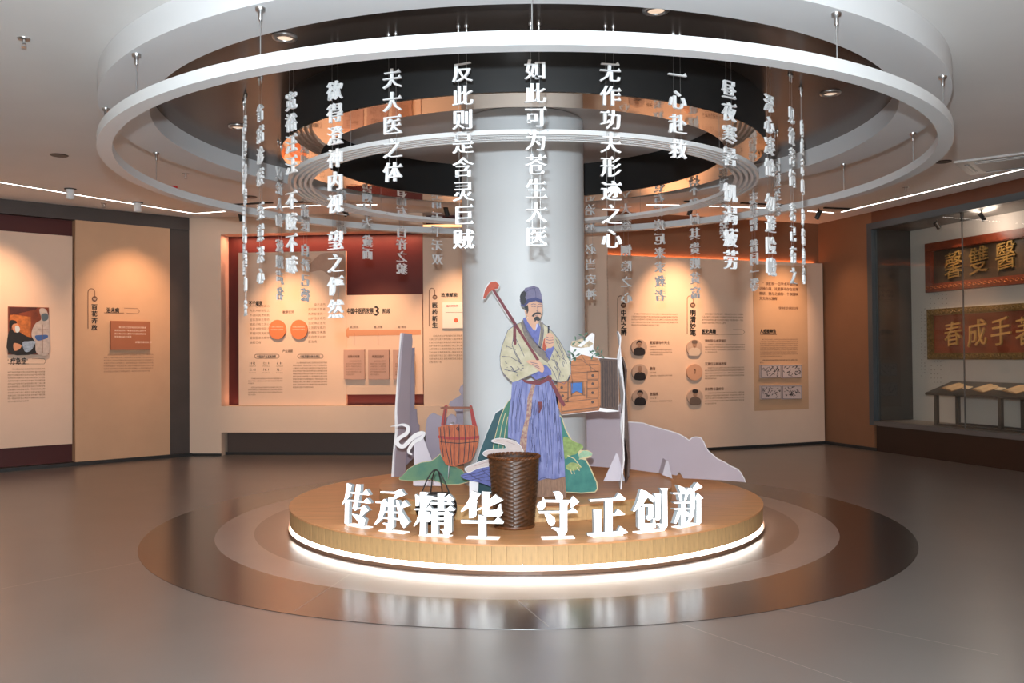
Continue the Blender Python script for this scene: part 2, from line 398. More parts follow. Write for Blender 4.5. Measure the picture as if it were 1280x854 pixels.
# hanging columns of characters
cols = [
 ('如此可为苍生大医', 672, True, 87, 296, 'in front of the white column, right of its middle'),
 ('反此则是含灵巨贼', 581, True, 90, 299, 'over the left edge of the white column'),
 ('夫大医之体', 492, True, 98, 215, 'short one left of the white column'),
 ('欲得澄神内视 望之俨然', 420, True, 113, 386, 'long one before the red niche'),
 ('宽裕汪汪 不皎不昧', 365, True, 126, 331, 'over the upper part of the cream niche panel'),
 ('省病诊疾 至意深心', 326, True, 141, 345, 'turned sideways at the left of the circle'),
 ('详察形候 纤毫勿失', 307, True, 156, 385, 'turned steeply, second from the left end of the circle'),
 ('处判针药 无得参差', 299, True, 170, 336, 'seen edge on at the left end of the circle'),
 ('无作功夫形迹之心', 766, True, 90, 298, 'just right of the white column'),
 ('一心赴救', 850, True, 94, 186, 'short one right of the white column'),
 ('昼夜寒暑 饥渴疲劳', 915, True, 112, 325, 'in front of the right end of the cream wall'),
 ('深心凄怆 勿避险巇', 965, True, 129, 334, 'turned sideways at the right of the circle'),
 ('见彼苦恼 若己有之', 993, True, 144, 345, 'turned steeply, second from the right end of the circle'),
 ('自虑吉凶 护惜身命', 1006, True, 160, 345, 'seen edge on at the right end of the circle'),
 ('议论人物 炫耀声名', 350, False, 216, 367, 'reversed, far left'),
 ('訾毁诸医 自矜己德', 382, False, 226, 369, 'reversed, before the cream niche panel'),
 ('偶然治瘥 一病', 428, False, 196, 284, 'reversed, mostly behind the long front one'),
 ('则昂头 戴面', 460, False, 246, 317, 'reversed, before the red niche'),
 ('而有 自许之貌', 503, False, 250, 336, 'reversed, before the red niche and nearer the column'),
 ('谓天下无双', 547, False, 254, 324, 'reversed, just left of the column'),
 ('凡大医治病 必当安神', 739, False, 206, 368, 'reversed, peeping out at the column right edge'),
 ('先发大慈 恻隐之心', 784, False, 222, 372, 'reversed, right of the column'),
 ('若有疾厄来求救者', 826, False, 246, 369, 'reversed, before the bright patch of the cream wall'),
 ('不得问其贵贱贫富', 870, False, 237, 366, 'reversed, in the middle of the cream wall'),
 ('长幼妍蚩 怨亲', 907, False, 205, 290, 'reversed, close behind a front one at right'),
 ('华夷愚智 普同一等', 944, False, 232, 356, 'reversed, far right over the tan strip'),
 ('皆如至亲', 974, False, 207, 262, 'short reversed one at the far right'),
]
CH = MB
cube_bm = None
char_cache = {}
M_CHARB = mat('letter_back', (0.56, 0.54, 0.52), 0.5)
for txt, px, front, y0, y1, where in cols:
    a = around(px, front); X = CX + 2.57*math.sin(a); Y = CY - 2.57*math.cos(a)
    n = len(txt); gap = txt.find(' ')
    units = [0.0]
    for i in range(1, n): units.append(units[-1] + (0.62 if ' ' in (txt[i], txt[i-1]) and txt[i] == ' ' else (1.0 if txt[i-1] != ' ' else 1.0)))
    zt = atY(px, y0, Y).z; zb = atY(px, y1, Y).z
    pitch = (zt - zb) / units[-1]
    lab = 'hanging column of white characters reading %s, %s' % (txt.replace(' ', ''), where)
    t = thing('hanging_text', ' '.join(lab.split()[:16]), 'hanging text', (X, Y, zb-0.07), group='vertical lines of characters hanging in a circle')
    t.rotation_euler = (0, 0, a)
    size = 0.147
    for i, c in enumerate(txt):
        if c == ' ': continue
        key = c
        if key not in char_cache:
            out, fs, be, wd = glyph(c, 'song'); xs = [p[0] for p in out]; ys = [p[1] for p in out]
            mb = MB(); glyph_into(mb, c, 'song', size, -size*(0.5), -size*0.38, -0.009, 0.018, lambda x, y, z: (x, y, z))
            o = mb.build('character', M_CHAR, None); char_cache[key] = o.data; o.parent = t
        else:
            o = bpy.data.objects.new('character', char_cache[key]); link(o); o.parent = t
        o.location = (0, 0, zt - units[i]*pitch - (zb-0.07))
    ctop = CEIL - 0.012
    for s in (-0.028, 0.028):
        mb = MB(); mb.tube([(s, 0.003, 0.02), (s, 0.003, ctop-(zb-0.07))], 0.0011, 4)
        o = mb.build('suspension_wire', M_WIRE, None); o.parent = t
        mb = MB(); h = ctop-(zb-0.07)
        mb.lathe([(0.003, h-0.06), (0.006, h-0.05), (0.006, h-0.02), (0.014, h-0.015), (0.014, h)], s, 0.003, 8)
        o = mb.build('wire_mount', M_METAL, None, smooth=True); o.parent = t

# sprinklers, vents, lamps on the ceiling
def place_words(px, py):
    h = 'left' if px < 430 else ('right' if px > 860 else 'middle'); return h
M_DKMETAL = mat('dark_metal', (0.03, 0.03, 0.03), 0.4)
def sprinkler(px, py, lab):
    P = atZ(px, py, CEIL); t = thing('sprinkler', lab, 'sprinkler', (P.x, P.y, CEIL-0.06), group='ceiling sprinklers')
    MB().lathe([(0.005, CEIL-0.012), (0.04, CEIL-0.010), (0.042, CEIL)], P.x, P.y, 16).build('rose', M_METAL, t, smooth=True)
    b = MB().lathe([(0.009, CEIL-0.035), (0.009, CEIL-0.01)], P.x, P.y, 10)
    b.tube([(P.x-0.012, P.y, CEIL-0.03), (P.x-0.014, P.y, CEIL-0.05), (P.x, P.y, CEIL-0.058)], 0.003); b.tube([(P.x+0.012, P.y, CEIL-0.03), (P.x+0.014, P.y, CEIL-0.05), (P.x, P.y, CEIL-0.058)], 0.003)
    b.lathe([(0.001, CEIL-0.062), (0.018, CEIL-0.062), (0.018, CEIL-0.058), (0.001, CEIL-0.058)], P.x, P.y, 12)
    b.build('nozzle', M_METAL, t)
sprinkler(30, 48, 'chrome sprinkler on the bare ceiling near the upper left corner')
sprinkler(232, 217, 'small sprinkler seen through the left part of the big ring')
sprinkler(1132, 234, 'small sprinkler between the big ring and the right led line')
sprinkler(130, 254, 'tiny sprinkler under the led line at left')
sprinkler(668, 254, 'sprinkler hidden behind the white column') if False else None
def smoke(px, py, lab, col, nm='smoke_detector'):
    P = atZ(px, py, CEIL); t = thing(nm, lab, 'detector', (P.x, P.y, CEIL-0.05))
    MB().lathe([(0.001, CEIL-0.045), (0.035, CEIL-0.042), (0.05, CEIL-0.02), (0.05, CEIL)], P.x, P.y, 20).build('housing', col, t, smooth=True)
smoke(217, 233, 'small red fire alarm on the ceiling inside the left of the big ring', mat('alarm_red', '#c01515', 0.4), 'fire_alarm')
def slot(px, py, lab):
    P = atZ(px, py, CEIL); o = MB().lathe([(0.001, CEIL-0.008), (0.085, CEIL-0.008), (0.095, CEIL)], P.x, P.y, 24).build('air_outlet', M_DKMETAL)
    props(o, lab, 'vent', 'round dark air outlets')
slot(74, 194, 'round dark outlet on the ceiling left of the big ring')
slot(1179, 202, 'round dark outlet beside the air conditioner grille'); slot(313, 246, 'round dark outlet near the left led line end')
def downlight(px, py, z, lab, power=18):
    P = atZ(px, py, z); t = thing('downlight', lab, 'downlight', (P.x, P.y, z-0.02), group='recessed downlights')
    MB().lathe([(0.055, z-0.005), (0.058, z-0.018), (0.085, z-0.012), (0.088, z)], P.x, P.y, 28).build('trim_ring', M_METAL, t, smooth=True)
    MB().disc(P.x, P.y, z-0.006, 0.055, 24, up=False).build('lens', mat('downlight_lens', (1, 0.75, 0.55), 0.4, emit=0.7), t)
    spot('downlight_lamp', (P.x, P.y, z-0.03), (P.x, P.y, 0), power, 85, 1.0, (1, 0.8, 0.62), 0.05)
downlight(356, 46, 3.778, 'downlight at the upper left between drum and front ring')
downlight(820, 12, 3.778, 'downlight at the top edge above the front ring', 18)
downlight(1038, 116, 3.778, 'downlight in the dark film at the right')
downlight(297, 158, 3.778, 'downlight in the dark film at the left')
def can(px, py, lab):
    P = atZ(px, py, CEIL); t = thing('surface_downlight', lab, 'downlight', (P.x, P.y, CEIL-0.13), group='white cylinder downlights')
    MB().lathe([(0.001, CEIL-0.09), (0.04, CEIL-0.09), (0.042, CEIL-0.13), (0.052, CEIL-0.13), (0.052, CEIL)], P.x, P.y, 20).build('housing', M_WHITE, t, auto=True)
    MB().lathe([(0.053, CEIL-0.012), (0.075, CEIL-0.010), (0.075, CEIL)], P.x, P.y, 20).build('base_ring', M_DKMETAL, t)
can(88, 236, 'white cylinder lamp on the ceiling, left one over the grey wall band'); can(172, 253, 'white cylinder lamp near the left wall corner')
def led_line(pts, lab):
    t = thing('linear_light', lab, 'light', atZ(*pts[0], CEIL-0.004), group='recessed linear ceiling lights')
    for a, b in zip(pts, pts[1:]):
        p, q = atZ(*a, CEIL-0.004), atZ(*b, CEIL-0.004); d = (q-p); u = d.normalized(); n = Vector((-u.y, u.x, 0))*0.02
        MB().prism([p-n, q-n, q+n, p+n], (0, 0, 0.003)).build('diffuser', M_LED, t)
        n2 = n*1.5
        for s in (-1, 1):
            MB().prism([p+n*s, q+n*s, q+n2*s, p+n2*s], (0, 0, 0.0035)).build('edge_trim', mat('led_edge', (0.25, 0.24, 0.23), 0.5), t)
led_line([(-140, 205), (0, 228), (123, 248), (243, 267), (284, 264)], 'white linear light running along the left wall and turning at its corner')
led_line([(322, 260), (413, 256)], 'short white linear light seen between the left hanging lines')
led_line([(446, 256), (471, 256)], 'very short white linear light before the black drum, left')
led_line([(809, 256), (849, 256.5)], 'short white linear light right of the column')
led_line([(881, 257.5), (984, 261)], 'white linear light above the right cream wall')
led_line([(1010, 264), (1042, 266)], 'short white linear light at the far right corner')
led_line([(1052, 265), (1280, 211), (1420, 178)], 'long white linear light along the display case wall')
def track(p0, p1, heads, lab):
    P, Q = atZ(*p0, CEIL), atZ(*p1, CEIL); t = thing('track_light', lab, 'spotlight', P, group='black track spotlights')
    if p0 != p1:
        d = (Q-P).normalized(); n = Vector((-d.y, d.x, 0))*0.018
        MB().prism([P-n+Vector((0, 0, -0.02)), Q-n+Vector((0, 0, -0.02)), Q+n+Vector((0, 0, -0.02)), P+n+Vector((0, 0, -0.02))], (0, 0, 0.02)).build('track', M_DKMETAL, t)
    for (hx, hy, ax) in heads:
        H = atZ(hx, hy, CEIL-0.10); v = Vector((ax, 0.35, -1)).normalized()
        h = MB().tube([H - v*0.075, H + v*0.075], 0.035, 16).build('lamp_head', M_DKMETAL, t, auto=True)
        MB().tube([(H.x, H.y, CEIL-0.005), (H.x, H.y, CEIL-0.07)], 0.008).build('stem', M_DKMETAL, h)
track((292, 255), (341, 252.5), [(301, 270, 0.1)], 'black track and spotlight at the left end behind the rings')
track((360, 252.5), (397, 251), [(431, 264, 0.4)], 'black spotlight behind the long hanging line before the red niche')
track((556, 254), (560, 254), [(558, 264, 0.2)], 'small black spotlight left of the white column')
track((855, 251), (872, 251), [(863, 263, -0.3)], 'small black spotlight over the middle of the right cream wall')
track((926, 253), (991, 256.5), [], 'long black lamp track over the right cream wall')
track((1030, 259), (1062, 260.5), [(1023, 268, -0.35)], 'black track and spotlight in front of the right corner')
# air conditioner cassette
Pc = atZ(1256, 203, CEIL); t = thing('air_conditioner', 'white square ceiling air conditioner grille above the right led line', 'air conditioner', (Pc.x, Pc.y, CEIL-0.03))
rz = math.radians(-38)
def acf(x, y, z): return (Pc.x + x*math.cos(rz) - y*math.sin(rz), Pc.y + x*math.sin(rz) + y*math.cos(rz), CEIL + z)
b = MB(); b.box(-0.46, 0.46, -0.46, 0.46, -0.022, 0, acf); b.build('face_plate', mat('ac_white', (0.6, 0.58, 0.56), 0.5), t)
b = MB(); b.box(-0.27, 0.27, -0.27, 0.27, -0.03, -0.022, acf); b.build('intake_grille', mat('ac_grille', (0.5, 0.49, 0.48), 0.6), t)
for k in range(4):
    q = k*PI/2; f2 = lambda x, y, z, q=q: acf(x*math.cos(q)-y*math.sin(q), x*math.sin(q)+y*math.cos(q), z)
    b = MB(); b.box(-0.26, 0.26, 0.33, 0.385, -0.0245, -0.022, f2); b.build('air_slot', M_DKMETAL, t)
    b = MB(); b.box(-0.25, 0.25, 0.345, 0.375, -0.032, -0.0245, f2); b.build('louvre', mat('ac_white', '#ffffff'), t)
# ================================================================== PLATFORM
M_WOODTOP = mat('oak_laminate_top', '#d99a66', 0.42, noise=0.10, scale=3, stretch=(1, 9, 1), coat=0.1)
M_WOODSIDE = mat('oak_side', '#c9a06e', 0.5, noise=0.16, scale=7, stretch=(6, 6, 1))
PT = 0.216; TT = 0.345
pf = thing('round_platform', 'low round oak platform with light under its edge around the column', 'platform', (CX, CY, 0))
t_ = MB().lathe([(0.5875, PT), (2.165, PT), (2.192, PT-0.002), (2.192, PT-0.014), (2.17, PT-0.014)], CX, CY, 160).build('top', M_WOODTOP, pf)
b = MB().lathe([(2.12, 0.0), (2.12, PT-0.014)], CX, CY, 128).build('core', mat('core_brown', '#4a3324', 0.6), pf)
NP = 126
pl0 = None; wa = 2*PI/NP
for i in range(NP):
    a = i*wa
    if pl0 is None:
        mb = MB(); pts = []
        g = 0.0004
        A0, A1 = -wa/2+g, wa/2-g
        ro, ri = 2.186, 2.155
        q = [(ro, A0), (ro, 0), (ro, A1), (ri, A1), (ri, A0)]
        mb.prism([Vector((r*math.sin(x), -r*math.cos(x), 0.062)) for r, x in q], (0, 0, PT-0.014-0.062))
        pl0 = mb.build('plank', M_WOODSIDE, pf, local=True); pl0.location = (0, 0, 0)
    else:
        o = pl0.copy(); link(o); o.parent = pf; o.rotation_euler = (0, 0, a)
M_LED2 = mat('platform_led', (1, 1, 1), 0.5, emit=14.0, ecol=(1.0, 0.96, 0.9))
annulus(MB(), 2.125, 2.183, 0.046, 0.0615, 160).build('led_strip', M_LED2, pf)
annulus(MB(), 2.12, 2.20, 0.0035, 0.030, 160).build('base_rim', mat('rim_bronze', '#7b5b48', 0.35), pf)
# seams in the platform top
sm = MB()
for k in range(8):
    a = math.radians(20 + 45*k); s0, c0 = math.sin(a), math.cos(a); t = Vector((c0, s0, 0))*0.0012
    p = Vector((CX+1.38*s0, CY-1.38*c0, PT+0.0006)); q = Vector((CX+2.16*s0, CY-2.16*c0, PT+0.0006))
    sm.add([p-t, p+t, q+t, q-t], [(0, 1, 2, 3)])
sm.build('seam', mat('seam_brown', '#6d4a30', 0.6), pf)
ti = thing('upper_platform', 'smaller round oak step on the platform, carrying the cut-out figures', 'platform', (CX, CY, PT))
MB().lathe([(0.5875, TT), (1.365, TT), (1.385, TT-0.002), (1.385, TT-0.012), (1.37, TT-0.012)], CX, CY, 128).build('top', M_WOODTOP, ti)
NQ = 80; pq = None
for i in range(NQ):
    if pq is None:
        mb = MB(); A0, A1 = -PI/NQ+0.0005, PI/NQ-0.0005
        mb.prism([Vector((r*math.sin(x), -r*math.cos(x), 0.001)) for r, x in ((1.38, A0), (1.38, A1), (1.35, A1), (1.35, A0))], (0, 0, TT-PT-0.014))
        pq = mb.build('plank', M_WOODSIDE, ti, local=True)
    else:
        o = pq.copy(); link(o); o.parent = ti; o.rotation_euler = (0, 0, 2*PI*i/NQ)

# ------------------------------------------------------------------ luminous characters
M_LIT = mat('lit_acrylic_face', (1, 1, 1), 0.4, emit=1.5, ecol=(0.97, 1.0, 1.0))
M_SIDE = mat('shaded_letter_return', (0.42, 0.45, 0.47), 0.5)  # white letter sides, greyed in colour to stand for their shade
M_ACR = mat('acrylic_foot', (0.9, 0.9, 0.88), 0.2, emit=0.7, ecol=(1, 0.98, 0.9))
TR = {   # stroke outlines of the heavy characters: crop origin and polygons
 '传': (422, 602, 446, 'first, at the left end', [[(145,80),(215,110),(195,200),(175,290),(110,370),(75,410),(68,405),(110,310),(130,200)], [(115,350),(175,330),(170,700),(108,700)], [(200,215),(380,235),(435,175),(485,250),(480,268),(200,238)],
   [(170,335),(390,365),(445,310),(508,375),(500,395),(170,355)], [(285,100),(350,105),(345,200),(300,445),(240,470),(235,450),(265,300)], [(220,455),(345,455),(405,420),(475,500),(440,520),(370,590),(345,600),(340,570),(360,475),(300,480),(270,505)], [(220,545),(300,565),(385,600),(425,640),(400,740),(355,745),(320,680),(225,560)]]),
 '承': (464, 610, 489, 'second, left of the black handbag', [[(140,95),(350,105),(445,62),(520,150),(440,180),(345,220),(320,205),(375,140),(360,130),(145,120)], [(265,185),(345,190),(340,640),(290,700),(240,700),(225,620),(170,580),(205,575),(258,590),(258,300)],
   [(65,245),(150,250),(205,210),(262,280),(225,310),(200,430),(130,560),(50,612),(42,605),(100,510),(140,380),(150,275),(70,272)], [(215,300),(425,310),(425,335),(215,325)], [(205,395),(420,410),(420,435),(205,420)], [(175,485),(430,510),(430,535),(175,510)],
   [(380,230),(425,240),(440,350),(500,460),(580,570),(500,660),(455,600),(415,470),(400,350)], [(505,232),(582,320),(490,345),(430,375),(425,360)]]),
 '精': (512, 610, 542, 'in front of the black handbag', [[(85,125),(140,150),(140,300),(95,305)], [(160,90),(285,100),(250,150),(250,740),(155,740),(165,400),(155,200)], [(265,145),(370,160),(310,240),(250,330),(250,200)], [(75,345),(250,345),(300,300),(345,345),(345,372),(75,365)],
   [(150,370),(200,380),(150,540),(70,618),(62,608),(110,520)], [(255,390),(300,400),(328,450),(325,520),(295,548),(260,545)], [(430,110),(555,115),(525,150),(525,360),(430,360)], [(335,175),(540,185),(600,125),(675,205),(670,220),(335,205)], [(320,245),(560,255),(605,215),(665,280),(660,292),(320,280)],
   [(340,345),(570,345),(620,300),(690,360),(680,378),(340,372)], [(335,375),(430,390),(430,745),(335,745)], [(430,395),(520,400),(570,375),(665,435),(640,460),(640,700),(590,755),(520,755),(510,690),(465,660),(500,650),(530,655),(530,440),(430,440)], [(430,485),(530,485),(530,515),(430,515)], [(430,560),(530,560),(530,595),(430,595)]]),
 '华': (572, 612, 603, 'overlapping the woven basket', [[(225,90),(350,130),(290,220),(285,240),(300,245),(285,300),(285,460),(245,495),(175,500),(175,345),(60,405),(50,390),(130,290),(190,180)],
   [(370,95),(510,105),(485,140),(480,230),(575,140),(695,230),(590,275),(480,330),(480,380),(600,375),(640,285),(660,285),(662,370),(692,420),(660,465),(600,475),(430,478),(385,440),(375,360),(290,385),(285,370),(370,330)], [(50,530),(320,540),(560,545),(615,482),(705,562),(690,585),(320,577),(55,575)], [(320,450),(435,475),(435,800),(320,800)]]),
 '守': (666, 612, 698, 'just right of the woven basket', [[(310,90),(400,80),(450,120),(462,180),(440,225),(360,225),(345,150)], [(160,170),(190,230),(190,310),(150,365),(90,365),(65,310),(80,260),(140,225)], [(185,210),(570,215),(615,155),(710,240),(640,300),(575,330),(570,250),(185,245)],
   [(85,385),(420,380),(550,380),(610,325),(690,395),(680,412),(95,418)], [(415,260),(545,262),(525,300),(525,690),(480,760),(400,790),(370,690),(285,645),(300,630),(415,640)], [(180,425),(260,430),(330,480),(345,540),(320,600),(265,605),(235,570)]]),
 '正': (730, 610, 760, 'second right of the basket', [[(85,200),(480,175),(530,95),(640,190),(620,205),(300,220),(95,230)], [(325,190),(435,190),(435,740),(325,740)], [(435,420),(470,410),(515,345),(625,420),(620,432),(440,447)], [(145,350),(275,355),(260,390),(260,740),(155,740)], [(50,715),(510,685),(555,605),(670,695),(650,715),(200,750),(60,750)]]),
 '创': (788, 604, 813, 'last but one at right', [[(160,125),(240,150),(370,240),(380,300),(340,320),(265,240),(190,350),(60,462),(40,455),(90,360),(130,240)], [(120,400),(215,390),(215,640),(340,640),(350,560),(370,560),(390,700),(340,720),(260,745),(160,745),(120,700)],
   [(190,350),(330,345),(360,370),(340,560),(300,590),(260,590),(240,530),(275,520),(275,385),(190,385)], [(370,190),(465,190),(455,570),(440,590),(385,590),(385,250)], [(450,105),(570,105),(560,150),(565,680),(530,735),(460,735),(440,680),(390,645),(420,640),(485,650),(485,150)]]),
 '新': (836, 600, 861, 'last, at the right end', [[(135,125),(230,160),(250,180),(250,235),(180,235)], [(65,240),(250,240),(300,165),(325,190),(320,260),(70,265)], [(150,265),(200,270),(205,360),(165,360)], [(250,260),(300,250),(260,370),(235,370)], [(65,385),(330,378),(330,400),(100,408)], [(75,480),(200,480),(330,470),(330,495),(80,500)],
   [(190,400),(250,400),(250,750),(190,750)], [(140,510),(195,510),(150,640),(110,715),(75,710),(100,640)], [(255,510),(320,560),(310,610),(260,610)], [(365,165),(430,85),(515,155),(400,210)], [(325,165),(392,190),(392,480),(370,600),(300,735),(250,740),(300,640),(325,500)], [(390,325),(440,320),(440,345),(390,350)], [(400,320),(440,245),(525,325),(490,340),(490,705),(425,710),(425,345)]]),
}
for c, (ox, oy, px, where, polys) in TR.items():
    a = around(px, True, 2.02); X = CX + 2.02*math.sin(a); Y = CY - 2.02*math.cos(a); td = Vector((math.cos(a), math.sin(a), 0))
    Wt = Wall((X-td.x, Y-td.y), (X+td.x, Y+td.y))
    loc = [[Wt.hit(ox+u/12.2, oy+v/12.2) for u, v in pl] for pl in polys]
    zmin = min(z for pl in loc for _, z in pl); dz = PT + 0.007 - zmin
    t = thing('luminous_character', 'glowing white standing character %s, %s' % (c, where), 'sign', (X, Y, PT), group='glowing characters on the platform rim')
    mf, mr_ = MB(), MB()
    for k, pl in enumerate(loc):
        P3 = [Wt.pt(s_, z_+dz, 0.0) for s_, z_ in pl]
        mf.add([p_ + Wt.n*(0.0010+0.00005*k) for p_ in P3], [tuple(range(len(P3)))]); mr_.prism(P3, -Wt.n*0.032)
    mf.build('face', M_LIT, t); mr_.build('return', M_SIDE, t)
    ss = [s_ for pl in loc for s_, _ in pl]; m_ = (min(ss)+max(ss))/2
    mb = MB(); Wt.box(mb, m_-0.12, m_+0.12, PT+0.0005, PT+0.007, -0.07, 0.01); mb.build('foot_plate', M_ACR, t)

# ------------------------------------------------------------------ woven basket
bc = atZ(643, 664, PT); BX, BY = bc.x, bc.y + 0.17
bk = thing('woven_basket', 'tall tapered dark brown woven basket standing between the glowing characters', 'basket', (BX, BY, PT))
M_WICK = mat('dark_wicker', '#4a2b14', 0.42, noise=0.45, scale=30, coat=0.2); M_WICK2 = mat('wicker_rim', '#65391a', 0.45, noise=0.3, scale=40)
hb = 0.548; r0, r1 = 0.152, 0.198
def rad(z): return r0 + (r1-r0)*(z/hb)**0.9
mb = MB(); nu, nv_ = 96, 72
vs = []
for j in range(nv_+1):
    z = hb*j/nv_; row = j//2
    for i in range(nu):
        a = 2*PI*i/nu; cell = (i//4 + row) % 2; ph = (i % 4 - 1.5)/1.5; d = (0.0052 if cell else -0.0045) * (1 - 0.5*abs(ph)); d -= 0.0035*(j % 2)
        r_ = rad(z) + d; vs.append((BX + r_*math.sin(a), BY - r_*math.cos(a), PT+0.002+z))
mb.add(vs, [(j*nu+i, j*nu+(i+1) % nu, (j+1)*nu+(i+1) % nu, (j+1)*nu+i) for j in range(nv_) for i in range(nu)])
mb.build('woven_side', M_WICK, bk, smooth=True)
mb = MB().lathe([(0.001, PT+0.012), (r0-0.01, PT+0.012), (r0+0.002, PT+0.2), (r1-0.012, PT+hb)], BX, BY, 48); mb.build('lining', mat('wicker_inside', '#3e2312', 0.6, noise=0.3, scale=25), bk, smooth=True)
mb = MB()
for rr, ph in ((0.0085, 0), (0.0085, PI)):
    pts = [(BX + (r1-0.003+0.007*math.cos(18*q+ph))*math.sin(q), BY - (r1-0.003+0.007*math.cos(18*q+ph))*math.cos(q), PT+hb+0.007*math.sin(18*q+ph)) for q in [2*PI*i/216 for i in range(217)]]
    mb.tube(pts, rr, 6, caps=False)
mb.build('braided_rim', M_WICK2, bk, smooth=True)
mb = MB().lathe([(r0+0.004, PT+0.002), (r0+0.009, PT+0.012), (r0+0.004, PT+0.024)], BX, BY, 48); mb.build('foot_band', M_WICK2, bk, smooth=True)

# ------------------------------------------------------------------ black handbag behind the character
HB = atZ(545, 655, PT); hx, hy = HB.x, HB.y + 0.02
hg = thing('handbag', 'black round woven handbag with upright thin handles behind a glowing character', 'bag', (hx, hy, PT))
M_BAG = mat('black_weave', '#211a18', 0.5, noise=0.3, scale=40, bump=0.3)
mb = MB(); nu, nv_ = 48, 20; vs = []; BW, BH, BD = 0.165, 0.245, 0.07
for j in range(nv_+1):
    q = j/nv_; z = q*BH; wx = BW*math.sqrt(max(0.0, 1-((q-0.52)/0.62)**2)); wy = BD*math.sqrt(max(0.05, 1-((q-0.35)/0.8)**2))
    for i in range(nu):
        a = 2*PI*i/nu; e = 1+0.012*((i+j) % 2); vs.append((hx+wx*math.sin(a)*e, hy-wy*math.cos(a)*e, PT+0.001+z))
mb.add(vs, [(j*nu+i, j*nu+(i+1) % nu, (j+1)*nu+(i+1) % nu, (j+1)*nu+i) for j in range(nv_) for i in range(nu)] + [tuple(range(nu-1, -1, -1)), tuple(nv_*nu+i for i in range(nu))])
mb.build('body', M_BAG, hg, smooth=True)
for yy, wsp in ((-0.05, 0.125), (0.05, 0.05)):
    pts = []
    for i in range(17):
        q = i/16; x = -wsp + 2*wsp*q; z = PT + 0.20 + 0.232*(1-abs(2*q-1)**1.7) if yy < 0 else PT + 0.20 + 0.22*(1-abs(2*q-1)**2.6)
        pts.append((hx+x, hy+yy*(1-0.5*(1-abs(2*q-1))), z))
    MB().tube(pts, 0.0055, 8).build('handle', M_BAG, hg, smooth=True)

# ================================================================== PRINTED CUT-OUT BOARDS
def cro(spec):   # crop -> photograph
    x0, y0, s = spec; return lambda u, v: (x0+u/s, y0+v/s)
M1 = cro((600, 340, 4.744)); M2 = cro((600, 500, 4.744)); M4 = cro((480, 480, 4.27)); M5 = cro((700, 400, 3.558)); M6 = cro((460, 330, 2.372))
def P(c, pts): return [c(u, v) for u, v in pts]
def board(name, pix, Y, th, m, parent, label=None):
    pts = [atY(x, y, Y) for x, y in pix]
    a = sum(pts[i].x*pts[(i+1) % len(pts)].z - pts[(i+1) % len(pts)].x*pts[i].z for i in range(len(pts)))
    if a > 0: pts.reverse()
    pts.reverse()
    return MB().prism(pts, (0, th, 0)).build(name, m, parent, label=label)
def ink(name, lines, Y, wpx, m, parent, th=0.0008):
    mb = MB()
    for ln in lines:
        ww = wpx
        if isinstance(ln, tuple): ln, ww = ln
        pts = [atY(x, y, Y) for x, y in ln]; h = ww*Y/F_PX/2
        for a, b in zip(pts, pts[1:]):
            d = (b-a); L = d.length
            if L < 1e-6: continue
            d /= L; n = Vector((-d.z, 0, d.x))*h; e = d*h*0.4
            mb.prism([a-n-e, b-n+e, b+n+e, a+n-e][::-1], (0, th, 0))
    return mb.build(name, m, parent, kind='stuff')
def smoothp(pts, n=4):
    out = []; N = len(pts)
    for i in range(N):
        p0, p1, p2, p3 = pts[i-1], pts[i], pts[(i+1) % N], pts[(i+2) % N]
        for k in range(n):
            t = k/n
            out.append(tuple(0.5*((2*p1[j]) + (-p0[j]+p2[j])*t + (2*p0[j]-5*p1[j]+4*p2[j]-p3[j])*t*t + (-p0[j]+3*p1[j]-3*p2[j]+p3[j])*t*t*t) for j in (0, 1)))
    return out
M_EDGE = mat('foam_board', '#e6e0e0', 0.7); M_LILAC = mat('lilac_board', '#b9a9b1', 0.65, noise=0.03, scale=3); M_LILAC2 = mat('pale_lilac_board', '#cdc3cb', 0.65)
M_LILAC3 = mat('dark_lilac_board', '#988b97', 0.65)
M_TEALD = mat('deep_teal_print', '#1b4850', 0.6, noise=0.2, scale=8); M_GREEN = mat('green_print', '#3f7458', 0.6, noise=0.22, scale=6, col2='#2f6f6a')
M_GREEN2 = mat('soft_green_print', '#69895f', 0.6, scale=4, col2='#28645f', noise=0.1); M_TEAL = mat('teal_print', '#226863', 0.6, col2='#3c8073', scale=12)
M_OUT = mat('cream_outline', '#cdbb90', 0.6); M_CLOUD = mat('cloud_print', '#c4b3ae', 0.6, noise=0.06, scale=20)
M_PURP = mat('blue_violet_print', '#5d62a0', 0.6, noise=0.2, scale=25); M_SKIN = mat('printed_skin', '#cf9f84', 0.6, noise=0.05, scale=20)
M_ROBE = mat('printed_cream_robe', '#a89d7e', 0.6, noise=0.12, scale=11, col2='#cabfa4'); M_SKIRT = mat('printed_blue_skirt', '#595f96', 0.6, col2='#8a8dbb', noise=0.14, scale=9, stretch=(5, 1, 1))
M_TRIM = mat('printed_robe_trim', '#766a62', 0.6, noise=0.2, scale=40); M_HAT = mat('printed_hat', '#6f6986', 0.6, noise=0.12, scale=30); M_HATB = mat('printed_dark_blue', '#35386b', 0.6)
M_BELT = mat('printed_dark_red', '#6d222c', 0.6, noise=0.15, scale=30); M_SASH = mat('printed_sash', '#86505a', 0.6, noise=0.5, scale=60, col2='#b59a80'); M_HOE = mat('printed_orange_red', '#b04428', 0.6, noise=0.15, scale=30)
M_BRO = mat('printed_brown_robe', '#8b6852', 0.6, noise=0.2, scale=18, stretch=(4, 1, 1)); M_CHEST = mat('printed_orange_wood', '#b26e40', 0.6, noise=0.16, scale=14, stretch=(1, 1, 5))
